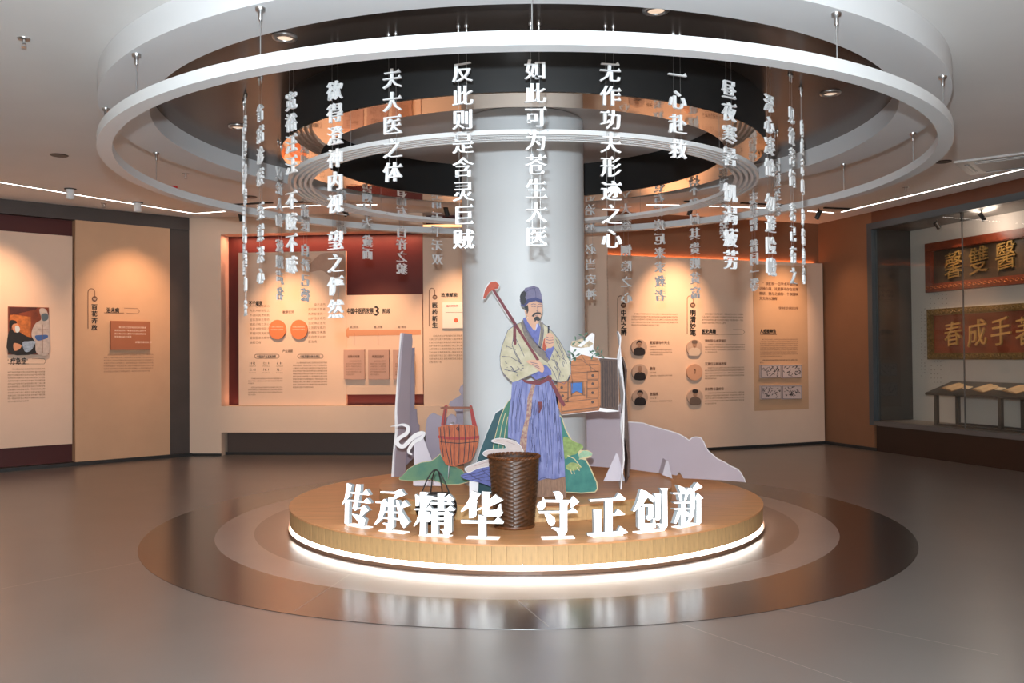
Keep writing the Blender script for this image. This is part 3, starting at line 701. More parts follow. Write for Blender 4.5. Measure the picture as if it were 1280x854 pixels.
M_CHESTD = mat('printed_dark_wood', '#4d352b', 0.6, noise=0.3, scale=20, stretch=(6, 1, 1)); M_BLUEC = mat('printed_blue', '#2f62a4', 0.6, noise=0.1, scale=30)
M_BUCK = mat('printed_bucket_wood', '#8e3a1c', 0.6, noise=0.3, scale=12, stretch=(6, 1, 1), col2='#bd6233'); M_BUCKR = mat('printed_bucket_red', '#96231d', 0.6, noise=0.1, scale=20)
M_WHITEP = mat('printed_white', '#e4e0e2', 0.6); M_LEAF = mat('printed_leaf', '#4c6a55', 0.6, noise=0.3, scale=60); M_HAIR = mat('printed_black', '#1e1c22', 0.6)
M_INKV = mat('violet_ink', '#3d3c66', 0.6); M_INKG = mat('grey_ink', '#5b5148', 0.6)

# ---- the physician with his medicine chest
YF = 7.34
fg = thing('figure_cutout', 'life-size printed cut-out of a bearded person in cream and blue robes holding a hoe', 'cutout', atY(690, 622, YF))
fg.location.z = TT
def fb(name, c, pts, layer, m, sm=False, label=None):
    pts = smoothp(pts, 3) if sm else pts
    return board(name, P(c, pts), YF - 0.0018*layer, 0.0018, m, fg, label)
skirt = [(190, 655), (250, 640), (300, 655), (400, 640), (430, 640), (455, 700), (470, 854)]
skirt_pix = P(M1, skirt) + P(M2, [(478, 110), (482, 150), (492, 250), (500, 350), (505, 445), (512, 585), (440, 572), (330, 580), (335, 520), (345, 480), (290, 430), (265, 360), (235, 300), (215, 240), (165, 225), (168, 110)]) + P(M1, [(185, 740)])
robe = [(240, 300), (215, 310), (165, 345), (150, 385), (130, 440), (118, 500), (120, 560), (137, 600), (165, 632), (190, 656), (230, 645), (300, 612), (380, 600), (400, 610), (430, 640), (500, 665), (520, 640), (540, 595), (538, 540), (510, 480), (470, 405), (430, 355), (400, 325), (355, 292), (330, 340), (300, 330), (262, 272)]
board('backing_board', skirt_pix, YF+0.0, 0.010, M_EDGE, fg)
board('skirt', skirt_pix, YF-0.0018, 0.0018, M_SKIRT, fg)
board('torso_backing', P(M1, robe), YF+0.0002, 0.010, M_EDGE, fg)
board('under_robe_hem', P(M2, [(330, 580), (335, 520), (345, 480), (400, 465), (440, 470), (505, 455), (512, 585), (440, 572)]), YF-0.0036, 0.0018, M_BRO, fg)
fb('cream_robe', M1, robe, 2, M_ROBE)
fb('inner_robe', M1, [(255, 275), (268, 268), (300, 315), (330, 345), (345, 300), (360, 330), (350, 400), (345, 440), (310, 400), (275, 350)], 3, M_PURP)
fb('white_collar', M1, [(282, 290), (300, 318), (328, 350), (345, 318), (340, 305), (310, 300)], 4, mat('printed_pale_violet', '#b9bbe0', 0.6))
fb('neck', M1, [(272, 262), (335, 300), (330, 340), (318, 345), (300, 320), (280, 292)], 5, M_SKIN)
fb('face', M1, [(275, 205), (290, 184), (330, 172), (367, 184), (370, 215), (369, 240), (360, 268), (350, 292), (338, 308), (318, 300), (295, 282), (278, 255)], 6, M_SKIN, True)
fb('sideburn', M1, [(262, 205), (284, 196), (288, 228), (280, 250), (268, 232)], 7, M_HAIR)
fb('ear', M1, [(263, 222), (275, 226), (280, 262), (270, 258)], 8, M_SKIN)
fb('hat', M1, [(245, 130), (268, 95), (318, 82), (350, 94), (364, 130), (370, 184), (330, 166), (290, 178), (262, 205), (243, 200), (235, 165)], 8, M_HAT)
fb('hat_band', M1, [(248, 178), (285, 160), (330, 150), (368, 166), (370, 186), (330, 170), (290, 182), (262, 208), (244, 200)], 9, M_HATB)
fb('hat_knot', M1, [(236, 145), (245, 120), (262, 112), (277, 122), (268, 150), (278, 175), (262, 196), (243, 188)], 10, M_HAIR)
fb('moustache', M1, [(306, 262), (318, 244), (338, 238), (358, 240), (366, 256), (356, 250), (340, 248), (326, 254), (318, 266)], 8, M_HAIR)
fb('beard', M1, [(320, 272), (336, 262), (352, 268), (358, 284), (346, 292), (334, 286), (326, 298)], 8, M_HAIR)
fb('robe_trim', M1, [(240, 300), (256, 285), (280, 345), (330, 420), (390, 480), (412, 520), (400, 540), (350, 500), (300, 440), (262, 375)], 4, M_TRIM)
fb('robe_trim', M1, [(352, 296), (368, 305), (376, 345), (372, 400), (358, 455), (345, 448), (356, 390), (360, 335)], 4, M_TRIM)
fb('cuff', M1, [(385, 470), (400, 455), (432, 440), (442, 448), (412, 525), (392, 500)], 5, M_PURP)
fb('cuff', M1, [(300, 612), (335, 595), (375, 580), (372, 550), (395, 555), (422, 585), (425, 610), (380, 625), (330, 640)], 5, M_PURP)
fb('hand', M1, [(275, 530), (300, 522), (340, 524), (368, 545), (380, 572), (372, 597), (350, 588), (320, 560), (292, 545)], 9, M_SKIN, True)
fb('gourd_pipe', M1, [(378, 400), (390, 386), (396, 410), (398, 440), (388, 470), (370, 462), (372, 430)], 6, M_HOE)
fb('pipe_stem', M1, [(402, 320), (412, 320), (409, 400), (401, 400)], 6, M_HAIR)
fb('hand', M1, [(385, 400), (396, 370), (415, 360), (436, 376), (440, 405), (432, 442), (408, 452), (388, 432)], 7, M_SKIN, True)
fb('belt', M1, [(250, 636), (290, 646), (345, 650), (420, 618), (428, 636), (352, 672), (290, 664), (262, 655)], 6, M_BELT)
fb('belt_knot', M1, [(318, 645), (338, 640), (358, 652), (350, 672), (328, 668)], 7, M_BELT)
board('sash', P(M1, [(312, 655), (332, 660), (310, 745), (302, 854)]) + P(M2, [(292, 118), (280, 200), (275, 300), (262, 340), (228, 330), (240, 230), (262, 140)]) + P(M1, [(275, 854), (282, 745)]), YF-0.0018*5, 0.0018, M_SASH, fg)
fb('sash_end', M1, [(345, 770), (368, 770), (372, 800), (352, 840), (340, 830)], 4, M_BELT)
fb('hoe_shaft', M1, [(66, 100), (82, 95), (185, 255), (300, 440), (352, 520), (338, 530), (285, 445), (172, 268)], 8, M_BELT)
fb('hoe_shaft', M1, [(392, 620), (408, 612), (455, 690), (508, 790), (495, 800), (470, 770), (435, 700)], 8, M_BELT)
fb('hoe_backing', M1, [(14, 162), (26, 108), (45, 72), (62, 56), (98, 52), (118, 76), (110, 102), (86, 108), (190, 252), (204, 300), (170, 275), (68, 110), (50, 128), (30, 162)], 0, M_EDGE)
fb('hoe_head', M1, [(17, 158), (30, 108), (50, 76), (64, 60), (94, 56), (114, 76), (107, 98), (80, 103), (55, 120), (32, 156)], 9, M_HOE)
fb('ribbon', M1, [(198, 306), (213, 306), (216, 428), (207, 437), (195, 405)], 9, M_BELT)
# ink drawing
L = []
def il(c, *ls): L.extend([P(c, l) for l in ls])
il(M1, [(303, 194), (316, 189), (330, 192)], [(345, 193), (356, 190), (366, 194)], [(306, 206), (318, 203), (330, 207)], [(345, 207), (355, 204), (365, 207)], [(340, 200), (343, 225), (336, 232), (346, 236)], [(328, 258), (345, 256)])
il(M1, [(240, 300), (215, 310), (165, 345), (150, 385), (130, 440), (118, 500), (120, 560), (137, 600), (165, 632), (190, 656)], [(230, 645), (300, 612), (345, 598)], [(355, 292), (400, 325), (430, 355), (470, 405), (510, 480), (538, 540), (540, 595), (520, 640), (500, 665), (430, 640)])
il(M1, [(200, 385), (190, 430), (205, 480), (240, 540)], [(160, 440), (200, 460), (240, 530)], [(215, 400), (240, 450), (262, 500)], [(130, 500), (180, 505), (250, 545)], [(145, 580), (200, 590), (260, 570)], [(185, 560), (205, 590), (225, 600)])
il(M1, [(440, 450), (470, 500), (515, 530)], [(430, 490), (455, 560), (470, 640)], [(450, 400), (480, 470), (500, 520)], [(405, 545), (440, 600), (460, 650)], [(470, 420), (500, 500)], [(425, 520), (450, 530), (480, 600)])
il(M1, [(255, 285), (280, 345), (330, 420), (390, 480), (412, 522)], [(345, 440), (310, 400), (275, 350), (256, 300)], [(372, 300), (378, 345), (372, 405), (358, 455)], [(395, 385), (412, 392), (432, 388)], [(392, 400), (412, 406), (436, 402)], [(392, 418), (412, 424), (434, 420)])
il(M1, [(300, 536), (340, 545)], [(310, 548), (350, 562)], [(325, 560), (360, 578)], [(270, 120), (300, 100), (330, 96)], [(318, 84), (330, 120), (332, 150)], [(262, 190), (300, 168), (368, 184)])
rn = random.Random(11)
for k in range(12):
    x = 195 + rn.random()*250; y = 690 + rn.random()*150; il(M1, [(x, y), (x+rn.uniform(-6, 4), y+28), (x+rn.uniform(-9, 6), y+60)])
for k in range(15):
    x = 290 + rn.random()*190; y = 30 + rn.random()*330; il(M2, [(x, y), (x+rn.uniform(-2, 7), y+30), (x+rn.uniform(-2, 12), y+62)])
for k in range(18):
    x = rn.uniform(140, 250); y = rn.uniform(430, 620); il(M1, [(x, y), (x+rn.uniform(4, 16), y+rn.uniform(-6, 12))])
for k in range(16):
    x = rn.uniform(440, 515); y = rn.uniform(470, 620); il(M1, [(x, y), (x+rn.uniform(-3, 10), y+rn.uniform(8, 20))])
for c, l in ((M1, [(215, 670), (200, 760), (190, 854)]), (M1, [(250, 670), (235, 760), (225, 854)]), (M1, [(350, 680), (345, 760), (330, 850)]), (M1, [(385, 660), (400, 750), (410, 850)]), (M1, [(420, 650), (440, 760), (448, 850)]), (M1, [(365, 670), (380, 760), (370, 850)]),
             (M2, [(195, 10), (188, 110), (190, 200)]), (M2, [(225, 0), (215, 100), (212, 200)]), (M2, [(250, 0), (235, 120), (232, 190)]), (M2, [(330, 0), (318, 120), (322, 250), (330, 340)]), (M2, [(350, 30), (345, 150), (355, 280), (362, 370)]), (M2, [(375, 0), (385, 120), (388, 260), (395, 400)]),
             (M2, [(410, 0), (415, 140), (425, 280), (430, 440)]), (M2, [(440, 0), (452, 140), (462, 300), (470, 440)]), (M2, [(300, 110), (296, 220), (300, 330)]), (M2, [(400, 20), (402, 180), (412, 330)]), (M2, [(462, 60), (474, 200), (486, 380)]), (M2, [(345, 480), (370, 460), (400, 468), (440, 472), (505, 455)])):
    L.append(P(c, l))
ink('ink_lines', L, YF-0.0018*10.5, 0.55, M_INKV, fg)
L = []
il(M2, [(365, 475), (360, 560)], [(395, 475), (385, 560)], [(420, 480), (425, 565)], [(455, 475), (462, 565)], [(485, 465), (492, 570)])
ink('hem_lines', L, YF-0.0018*4, 0.6, M_INKB, fg)

# chest, part of the same print
fb('chest_backing', M1, [(440, 672), (530, 650), (540, 530), (535, 440), (548, 425), (600, 418), (665, 360), (680, 372), (672, 450), (700, 505), (818, 515), (822, 828), (752, 832), (705, 826), (482, 850), (455, 780)], 0, M_EDGE)
fb('medicine_chest', M1, [(440, 672), (525, 650), (540, 600), (538, 535), (560, 515), (600, 490), (700, 512), (715, 540), (715, 790), (705, 822), (482, 848), (455, 780)], 1, M_CHEST, label='orange printed medicine chest with many drawers')
fb('chest_door', M1, [(708, 512), (815, 518), (820, 823), (705, 805), (714, 790), (714, 540)], 1, M_CHESTD, label='dark chest door with faint writing')
for q in ([(458, 655), (520, 650), (520, 712), (462, 712)], [(462, 718), (520, 716), (520, 770), (470, 772)], [(636, 592), (702, 590), (702, 636), (636, 638)], [(636, 645), (702, 643), (702, 688), (636, 690)], [(636, 696), (702, 694), (702, 742), (636, 744)], [(480, 776), (700, 750), (702, 800), (484, 828)], [(545, 560), (648, 556), (648, 586), (545, 590)], [(655, 556), (704, 552), (704, 582), (655, 586)]):
    fb('drawer', M1, q, 3, M_CHEST)
fb('window_cloth', M1, [(540, 660), (605, 656), (608, 722), (572, 706), (542, 726)], 4, M_BLUEC, label='small blue cloth in the chest')
for q in ((669, 615), (669, 664), (668, 717), (668, 772), (484, 686), (490, 736)):
    fb('knob', M1, [(q[0]+9*math.cos(k*PI/4), q[1]+9*math.sin(k*PI/4)) for k in range(8)], 4, M_CHESTD)
L = []
il(M1, [(540, 598), (548, 650), (544, 740), (470, 775)], [(525, 650), (523, 770)], [(527, 655), (630, 648), (632, 750)], [(545, 735), (628, 730)], [(545, 600), (704, 590)], [(538, 556), (704, 548)], [(600, 492), (625, 530), (700, 520)], [(560, 515), (600, 520), (690, 590)], [(650, 540), (660, 590)],
   [(705, 512), (716, 545), (716, 800)], [(700, 805), (480, 832)], [(706, 815), (480, 845)], [(636, 592), (702, 590), (702, 636), (636, 638), (636, 592)], [(636, 645), (702, 643), (702, 688), (636, 690), (636, 645)], [(636, 696), (702, 694), (702, 742), (636, 744), (636, 696)], [(458, 655), (520, 650), (520, 712), (462, 712), (458, 655)],
   [(462, 718), (520, 716), (520, 770), (470, 772)], [(480, 776), (700, 750), (702, 800), (484, 828), (480, 776)], [(538, 658), (607, 654), (610, 726), (572, 708), (540, 730), (538, 658)], [(612, 650), (612, 728)], [(618, 690), (618, 735)])
ink('chest_lines', L, YF-0.0018*5, 0.8, M_INKB, fg)
L = [P(M1, [(726+k*14, 530), (728+k*14, 800)]) for k in range(6)]
ink('door_writing', L, YF-0.0018*3, 0.7, mat('faint_ink', '#2e1f1b', 0.7), fg)
fb('mortar_bowl', M1, [(535, 436), (550, 446), (600, 452), (650, 445), (672, 430), (672, 450), (650, 486), (575, 486), (545, 465)], 5, M_WHITEP, label='white mortar bowl')
fb('herbs', M1, [(536, 436), (545, 410), (575, 405), (600, 395), (640, 400), (672, 425), (650, 446), (600, 452), (550, 446)], 4, mat('printed_herbs', '#b9a488', 0.6, noise=0.4, scale=60))
fb('pestle', M1, [(580, 440), (660, 362), (678, 368), (676, 382), (600, 446)], 6, M_WHITEP)
for q in ((565, 500), (548, 480), (690, 468), (715, 490), (570, 412), (615, 380), (540, 520), (670, 490)):
    for k in range(3):
        a = k*2.1+q[0]; fb('leaf', M1, [(q[0], q[1]), (q[0]+22*math.cos(a)+6*math.sin(a), q[1]+22*math.sin(a)-6*math.cos(a)), (q[0]+34*math.cos(a), q[1]+34*math.sin(a)), (q[0]+22*math.cos(a)-6*math.sin(a), q[1]+22*math.sin(a)+6*math.cos(a))], 6, M_LEAF)
# rear strut of the figure
MB().prism([atY(684, 615, YF+0.011), atY(684, 520, YF+0.011), atY(688, 520, YF+0.011)], (0, 0.06, 0)).build('rear_strut', M_LILAC2, fg)

# ---- mountains behind the figure
YM = 7.50
mt = thing('mountain_cutout', 'dark teal and green mountain cut-out behind the left of the robed figure', 'cutout', atY(620, 622, YM)); mt.location.z = TT
board('backing_board', P(M2, [(-60, 560), (-30, 400), (0, 300), (40, 195), (90, 76), (140, 45), (160, 12), (185, -10), (190, 400), (100, 560)]), YM, 0.010, M_EDGE, mt)
board('teal_peak', P(M2, [(-58, 556), (-28, 400), (2, 300), (42, 197), (92, 80), (138, 50), (130, 200), (90, 560)]), YM-0.002, 0.002, M_TEALD, mt)
board('green_peak', P(M2, [(60, 470), (85, 230), (120, 100), (142, 50), (162, 16), (184, -6), (186, 400)]), YM-0.004, 0.002, M_GREEN, mt)
ink('outline', [P(M2, [(60, 400), (88, 225), (122, 98), (144, 48), (164, 14), (184, -8)]), P(M2, [(105, 300), (130, 150), (150, 80)]), P(M2, [(135, 300), (150, 180), (165, 100)])], YM-0.005, 0.8, M_OUT, mt)
YR = 7.42
mr = thing('mountain_cutout', 'rounded teal mountain cut-out with green trees right of the robed figure', 'cutout', atY(722, 615, YR)); mr.location.z = TT
o_ = [(470, 90), (485, 100), (512, 180), (547, 240), (584, 258), (606, 275), (600, 300), (640, 298), (668, 316), (660, 338), (628, 350), (650, 388), (695, 490), (699, 530), (684, 549), (600, 556), (500, 548)]
board('backing_board', P(M2, o_), YR, 0.010, M_OUT, mr)
board('teal_mountain', P(M2, [(474, 100), (483, 108), (508, 184), (540, 245), (570, 262), (590, 350), (625, 358), (645, 392), (690, 492), (693, 528), (680, 544), (600, 550), (500, 544)]), YR-0.002, 0.002, M_TEAL, mr)
board('tree_canopy', smoothp(P(M2, [(495, 222), (530, 228), (560, 250), (600, 262), (612, 285), (590, 300), (570, 322), (530, 332), (505, 350), (492, 300)]), 3), YR-0.004, 0.002, mat('printed_olive', '#7f9350', 0.6, noise=0.25, scale=30), mr)
board('leaf_cloud', smoothp(P(M2, [(588, 325), (618, 301), (662, 316), (656, 334), (612, 344), (592, 352)]), 3), YR-0.004, 0.002, mat('printed_pale_green', '#8fae8e', 0.6, noise=0.15, scale=30), mr)
board('lower_canopy', smoothp(P(M2, [(510, 395), (540, 372), (580, 380), (600, 400), (560, 420), (520, 415)]), 3), YR-0.004, 0.002, mat('printed_olive2', '#8c9a5d', 0.6, noise=0.25, scale=30), mr)
ink('branch_lines', [P(M2, l) for l in ([(520, 330), (560, 350), (600, 400)], [(535, 410), (545, 440)], [(575, 400), (590, 420)], [(555, 415), (560, 440)], [(588, 352), (612, 344), (656, 334)])], YR-0.005, 0.9, M_OUT, mr)
MB().prism([atY(722, 614, YR+.011), atY(722, 570, YR+.011), atY(726, 570, YR+.011)], (0, 0.2, 0)).build('rear_strut', M_LILAC2, mr)

# ---- clouds and violet rock at the figure's feet
YC = 7.28
cl = thing('cloud_cutout', 'pale pink cloud scroll cut-out behind the woven basket', 'cutout', atY(600, 612, YC)); cl.location.z = TT
cp = smoothp(P(M4, [(432, 452), (470, 432), (522, 412), (560, 402), (600, 400), (555, 392), (527, 375), (545, 356), (600, 348), (650, 345), (640, 325), (600, 316), (572, 306), (600, 292), (640, 292), (690, 302), (715, 318), (735, 340), (748, 372), (752, 392), (700, 402), (640, 402), (580, 425), (560, 440), (500, 452), (452, 474)]), 3)
board('cloud', cp, YC, 0.010, M_CLOUD, cl)
ink('outline', [cp + [cp[0]]], YC-0.001, 0.7, M_WHITEP, cl)
ink('cloud_lines', [P(M4, l) for l in ([(560, 370), (620, 365), (690, 368)], [(590, 395), (660, 385), (740, 388)], [(600, 302), (650, 306), (700, 325)], [(480, 440), (540, 420), (600, 412)])], YC-0.001, 0.6, mat('pink_ink', '#a58c8c', 0.6), cl)
rk = P(M4, [(408, 490), (432, 478), (455, 474), (500, 455), (560, 440), (600, 430), (600, 560), (560, 545), (520, 530), (470, 518), (425, 506)])
board('violet_rock', rk, YC+0.012, 0.010, M_PURP, cl)
ink('rock_lines', [P(M4, l) for l in ([(415, 492), (480, 480), (560, 455)], [(430, 502), (500, 490), (570, 470)], [(470, 512), (530, 500), (580, 490)], [(500, 522), (560, 515), (590, 505)], [(455, 478), (480, 500), (520, 515)], [(520, 455), (545, 480), (575, 500)])], YC+0.0108, 0.9, M_INKV, cl)
board('stand', P(M4, [(455, 520), (505, 522), (500, 614), (456, 616)]), YC+0.023, 0.02, M_WHITEP, cl)

# ---- wooden bucket
YB = 7.62
bu = thing('bucket_cutout', 'printed cut-out of an orange wooden water bucket with tall handle', 'cutout', atY(574, 585, YB)); bu.location.z = TT
bo = [(290, 232), (315, 222), (390, 216), (455, 220), (498, 226), (508, 290), (498, 335), (480, 382), (462, 412), (430, 425), (400, 432), (378, 442), (345, 438), (330, 430), (312, 400), (298, 345)]
board('backing_board', P(M4, bo), YB, 0.010, M_EDGE, bu)
board('bucket_body', P(M4, bo), YB-0.002, 0.002, M_BUCK, bu)
board('handle_post', P(M4, [(303, 224), (312, 170), (322, 118), (334, 112), (341, 120), (333, 170), (326, 222)]), YB-0.003, 0.011, M_BUCKR, bu)
board('handle_post', P(M4, [(456, 118), (464, 113), (471, 120), (480, 160), (497, 228), (470, 220)]), YB-0.003, 0.011, M_BUCKR, bu)
board('handle_bar', P(M4, [(300, 126), (330, 122), (470, 122), (474, 133), (330, 135), (302, 135)]), YB-0.006, 0.012, mat('printed_handle_wood', '#7c4229', 0.6, noise=0.2, scale=20), bu)
board('hoop', P(M4, [(288, 275), (340, 282), (400, 284), (460, 282), (508, 276), (507, 290), (460, 297), (400, 299), (340, 297), (290, 290)]), YB-0.004, 0.002, M_BUCKR, bu)
ink('stave_lines', [P(M4, l) for l in ([(320, 230), (322, 280), (335, 360), (352, 430)], [(345, 225), (350, 280), (362, 430)], [(375, 222), (375, 435)], [(400, 222), (402, 280), (400, 425)], [(430, 222), (435, 280), (425, 420)], [(458, 224), (460, 280), (448, 412)], [(482, 228), (486, 280), (470, 390)], [(300, 236), (303, 282), (318, 390)],
     [(300, 310), (400, 318), (500, 308)], [(385, 240), (392, 232), (402, 240), (396, 250), (385, 240)], [(330, 118), (320, 222)])], YB-0.0048, 0.9, M_HAIR, bu)
MB().prism([atY(560, 600, YB+.011), atY(562, 530, YB+.011), atY(566, 530, YB+.011)], (0, 0.2, 0)).build('rear_strut', M_LILAC2, bu)

# ---- green hill
YG = 7.72
gh = thing('hill_cutout', 'low soft green hill cut-out on the step left of the cloud', 'cutout', atY(540, 605, YG)); gh.location.z = TT
gp = P(M4, [(78, 506), (105, 482), (130, 452), (165, 432), (200, 418), (250, 412), (275, 395), (300, 372), (318, 405), (335, 424), (380, 442), (420, 462), (440, 490), (462, 505), (462, 522), (400, 538), (330, 540), (290, 525), (250, 512), (150, 520), (85, 514)])
board('backing_board', gp, YG, 0.010, M_OUT, gh)
cxg = sum(p[0] for p in gp)/len(gp); cyg = sum(p[1] for p in gp)/len(gp)
board('green_print', [(cxg+(x-cxg)*0.985, cyg+(y-cyg)*0.95) for x, y in gp], YG-0.002, 0.002, M_GREEN2, gh)
board('stand', P(M4, [(155, 512), (312, 525), (310, 545), (156, 543)]), YG+0.012, 0.01, M_LILAC2, gh)

# ---- tall lilac slab with crane scroll, and rocks at the left
YS = 8.5
sl = thing('cliff_cutout', 'tall narrow lilac cliff cut-out at the left end of the step', 'cutout', atY(505, 600, YS)); sl.location.z = PT
def skew(pts, Y0, dY):   # board turned about the vertical
    xs = [p[0] for p in pts]; x0, x1 = min(xs), max(xs); return [atY(x, y, Y0 + dY*(x-x0)/(x1-x0)) for x, y in pts]
lp = P(M6, [(100, 205), (124, 208), (126, 226), (122, 290), (118, 380), (117, 480), (108, 560), (104, 632), (72, 632), (76, 560), (84, 500), (82, 440), (88, 360), (93, 280)])
pts = skew(lp, YS, 0.28); MB().prism(pts[::-1], (0.02, 0.01, 0)).build('cliff_board', M_LILAC, sl)
lp2 = P(M6, [(122, 250), (136, 248), (134, 290), (136, 350), (135, 430), (142, 432), (144, 470), (150, 480), (148, 560), (108, 600), (117, 480)])
pts = skew(lp2, YS+0.3, 0.10); MB().prism(pts[::-1], (0.01, 0.012, 0)).build('rear_cliff_board', M_LILAC3, sl)
pts = skew(P(M6, [(95, 206), (101, 204), (92, 290), (86, 440), (88, 500), (78, 560), (76, 632), (69, 632), (74, 555), (80, 500), (79, 440)]), YS-0.004, 0.02)
MB().prism(pts[::-1], (0, 0.01, 0)).build('board_edge', M_EDGE, sl)
sc = thing('scroll_cutout', 'small white curling mist scroll cut-out in front of the lilac cliff', 'cutout', atY(515, 600, 7.95)); sc.location.z = TT
cur = [(35, 228), (70, 222), (102, 218), (128, 232), (122, 262), (90, 284), (70, 302), (76, 326), (104, 334), (135, 305), (165, 278), (200, 262), (214, 268), (196, 292), (160, 312), (136, 345), (132, 366), (150, 378)]
wd_ = [3, 7, 13, 19, 21, 20, 21, 22, 21, 22, 24, 20, 14, 18, 17, 17, 14, 5]
def dense(v, n=5):
    out = []
    for i in range(len(v)-1):
        p0, p1, p2, p3 = v[max(i-1, 0)], v[i], v[i+1], v[min(i+2, len(v)-1)]
        for k in range(n):
            t = k/n; out.append(tuple(0.5*(2*p1[j] + (-p0[j]+p2[j])*t + (2*p0[j]-5*p1[j]+4*p2[j]-p3[j])*t*t + (-p0[j]+3*p1[j]-3*p2[j]+p3[j])*t**3) for j in range(len(p1))))
    return out + [tuple(v[-1])]
dd = dense([(u, v_, w_) for (u, v_), w_ in zip(cur, wd_)]); cur = [(q[0], q[1]) for q in dd]; wd_ = [max(2, q[2]) for q in dd]
cc = [Vector(M4(*p)) for p in cur]; lft = []; rgt = []
for i, p in enumerate(cc):
    d = (cc[min(i+1, len(cc)-1)] - cc[max(i-1, 0)]).normalized(); n = Vector((-d.y, d.x))*wd_[i]/4.27/2
    lft.append(tuple(p+n)); rgt.append(tuple(p-n))
mb = MB()
for i in range(len(cc)-1):
    q = [atY(*lft[i], 7.95), atY(*lft[i+1], 7.95), atY(*rgt[i+1], 7.95), atY(*rgt[i], 7.95)]
    mb.prism(q[::-1], (0, 0.012, 0))
mb.build('scroll', M_EDGE, sc)
board('support', P(M4, [(160, 285), (203, 270), (252, 400), (256, 412), (250, 548), (165, 548), (160, 440)]), 7.97, 0.010, M_LILAC2, sc)
rc = thing('rock_cutout', 'grey lilac craggy rock cut-out behind the bucket', 'cutout', atY(548, 590, 8.35)); rc.location.z = TT
rp = P(M4, [(200, 420), (222, 300), (222, 235), (228, 190), (240, 168), (262, 154), (285, 165), (305, 172), (315, 190), (330, 186), (345, 170), (358, 160), (376, 166), (390, 185), (386, 212), (400, 260), (420, 430), (300, 445)])
board('rock_board', rp, 8.35, 0.012, M_LILAC3, rc)
r2 = thing('rock_cutout', 'small lilac crag cut-out beside the column, above the bucket', 'cutout', atY(575, 590, 8.5)); r2.location.z = TT
board('rock_board', P(M4, [(345, 112), (352, 96), (388, 74), (412, 58), (400, 36), (408, 14), (425, -2), (440, 0), (470, 400), (390, 440), (385, 150), (362, 125)]), 8.5, 0.012, M_LILAC3, r2)

# ---- big lilac ridge at the right
YL = 8.75
rd = thing('ridge_cutout', 'long lilac mountain ridge cut-out sloping down to the right', 'cutout', atY(830, 600, YL)); rd.location.z = PT
rp = P(M5, [(118, 380), (262, 385), (268, 370), (276, 405), (286, 432), (300, 454), (332, 456), (370, 459), (400, 470), (440, 481), (480, 492), (525, 506), (552, 520), (574, 536), (588, 524), (604, 520), (626, 524), (640, 545), (648, 566), (660, 584), (700, 618), (730, 632), (762, 652), (790, 664), (803, 678), (820, 708), (824, 722), (700, 712), (548, 705), (538, 686), (530, 676), (520, 692), (290, 662), (118, 650)])
board('ridge_board', rp, YL, 0.014, M_LILAC, rd)
def edge(pts, off, w, Y, m, par, name):
    return ink(name, [pts], Y-0.0012, w, m, par)
edge(rp[1:27], 0, 1.2, YL, M_EDGE, rd, 'white_edge')
board('stand', P(M5, [(455, 690), (472, 626), (482, 630), (500, 706)]), YL-0.22, 0.2, M_LILAC2, rd)
# ---- edge-on board
YE = 7.55
ed = thing('standee', 'tall printed cut-out board seen edge on at the right of the chest', 'cutout', atY(772, 610, YE)); ed.location.z = TT
def prof(pts, Y0, dY, wx, m, name):
    # outline in depth/height: the silhouette width of the board is real depth
    P0 = [atY(x, y, Y0 + dY*(0.5+0.5*math.sin(i*1.3))) for i, (x, y) in enumerate(pts)]
    front = [Vector((p.x, Y0-0.02*(i % 2), p.z)) for i, p in enumerate(P0)]; back = [Vector((p.x+0.035, Y0+dY*(1+0.15*math.sin(i*2.1)), p.z)) for i, p in enumerate(P0)]
    mb = MB(); mb.prism((front + back[::-1]), (wx, 0, 0)); return mb.build(name, m, ed)
prof(P(M5, [(244, 52), (246, 80), (248, 120), (252, 165), (256, 200), (262, 260), (262, 320), (266, 380), (272, 420), (268, 480), (264, 540), (260, 600), (262, 680), (266, 752)]), YE, 0.34, 0.010, M_EDGE, 'white_board')
prof(P(M5, [(262, 165), (268, 220), (270, 300), (272, 380), (276, 440), (274, 520), (280, 600), (284, 680), (286, 722)]), YE+0.03, 0.34, 0.016, M_CHESTD, 'printed_face')
board('foot', P(M5, [(193, 718), (250, 592), (258, 600), (290, 718)]), YE+0.16, 0.010, M_LILAC2, ed)
# ================================================================== WALL PANELS
CORPUS = ('凡大医治病必当安神定志无欲无求先发大慈恻隐之心誓愿普救含灵之苦若有疾厄来求救者不得问其贵贱贫富长幼妍蚩怨亲善友华夷愚智普同一等皆如至亲之想亦不得瞻前顾后自虑吉凶护惜身命见彼苦恼若己有之深心凄怆')
class Pen: i = 0
def write(W, mb, s, z, text, size, off, style='fine', res=1, depth=0.0, dirx=1):
    x = s
    for ch in text:
        if ch == ' ': x += size*0.5; continue
        wd = glyph_into(mb, ch, style, size, x, z, -off, depth, W.fr, res)
        x += size if ord(ch) > 255 else wd*1.02+size*0.06
    return x
def para(W, parent, x0, y0, x1, y1, n, off, m, name='text_block', last=0.6, indent=True, squeeze=0.66):
    (a, zt), (b, _) = W.hit(x0, y0, off), W.hit(x1, y0, off); zb = W.hit(x0, y1, off)[1]
    pitch = (zt-zb)/n; size = pitch*squeeze; cnt = int((b-a)/size); mb = MB()
    for k in range(n):
        c = cnt if k < n-1 else max(3, int(cnt*last)); s = a
        if k == 0 and indent: s += 2*size; c -= 2
        if n == 1: c = int(cnt)
        t = ''.join(CORPUS[(Pen.i+j) % len(CORPUS)] for j in range(max(1, c))); Pen.i += 17+c
        write(W, mb, s, zt - pitch*(k+0.75), t, size*0.98, off)
    return mb.build(name, m, parent)
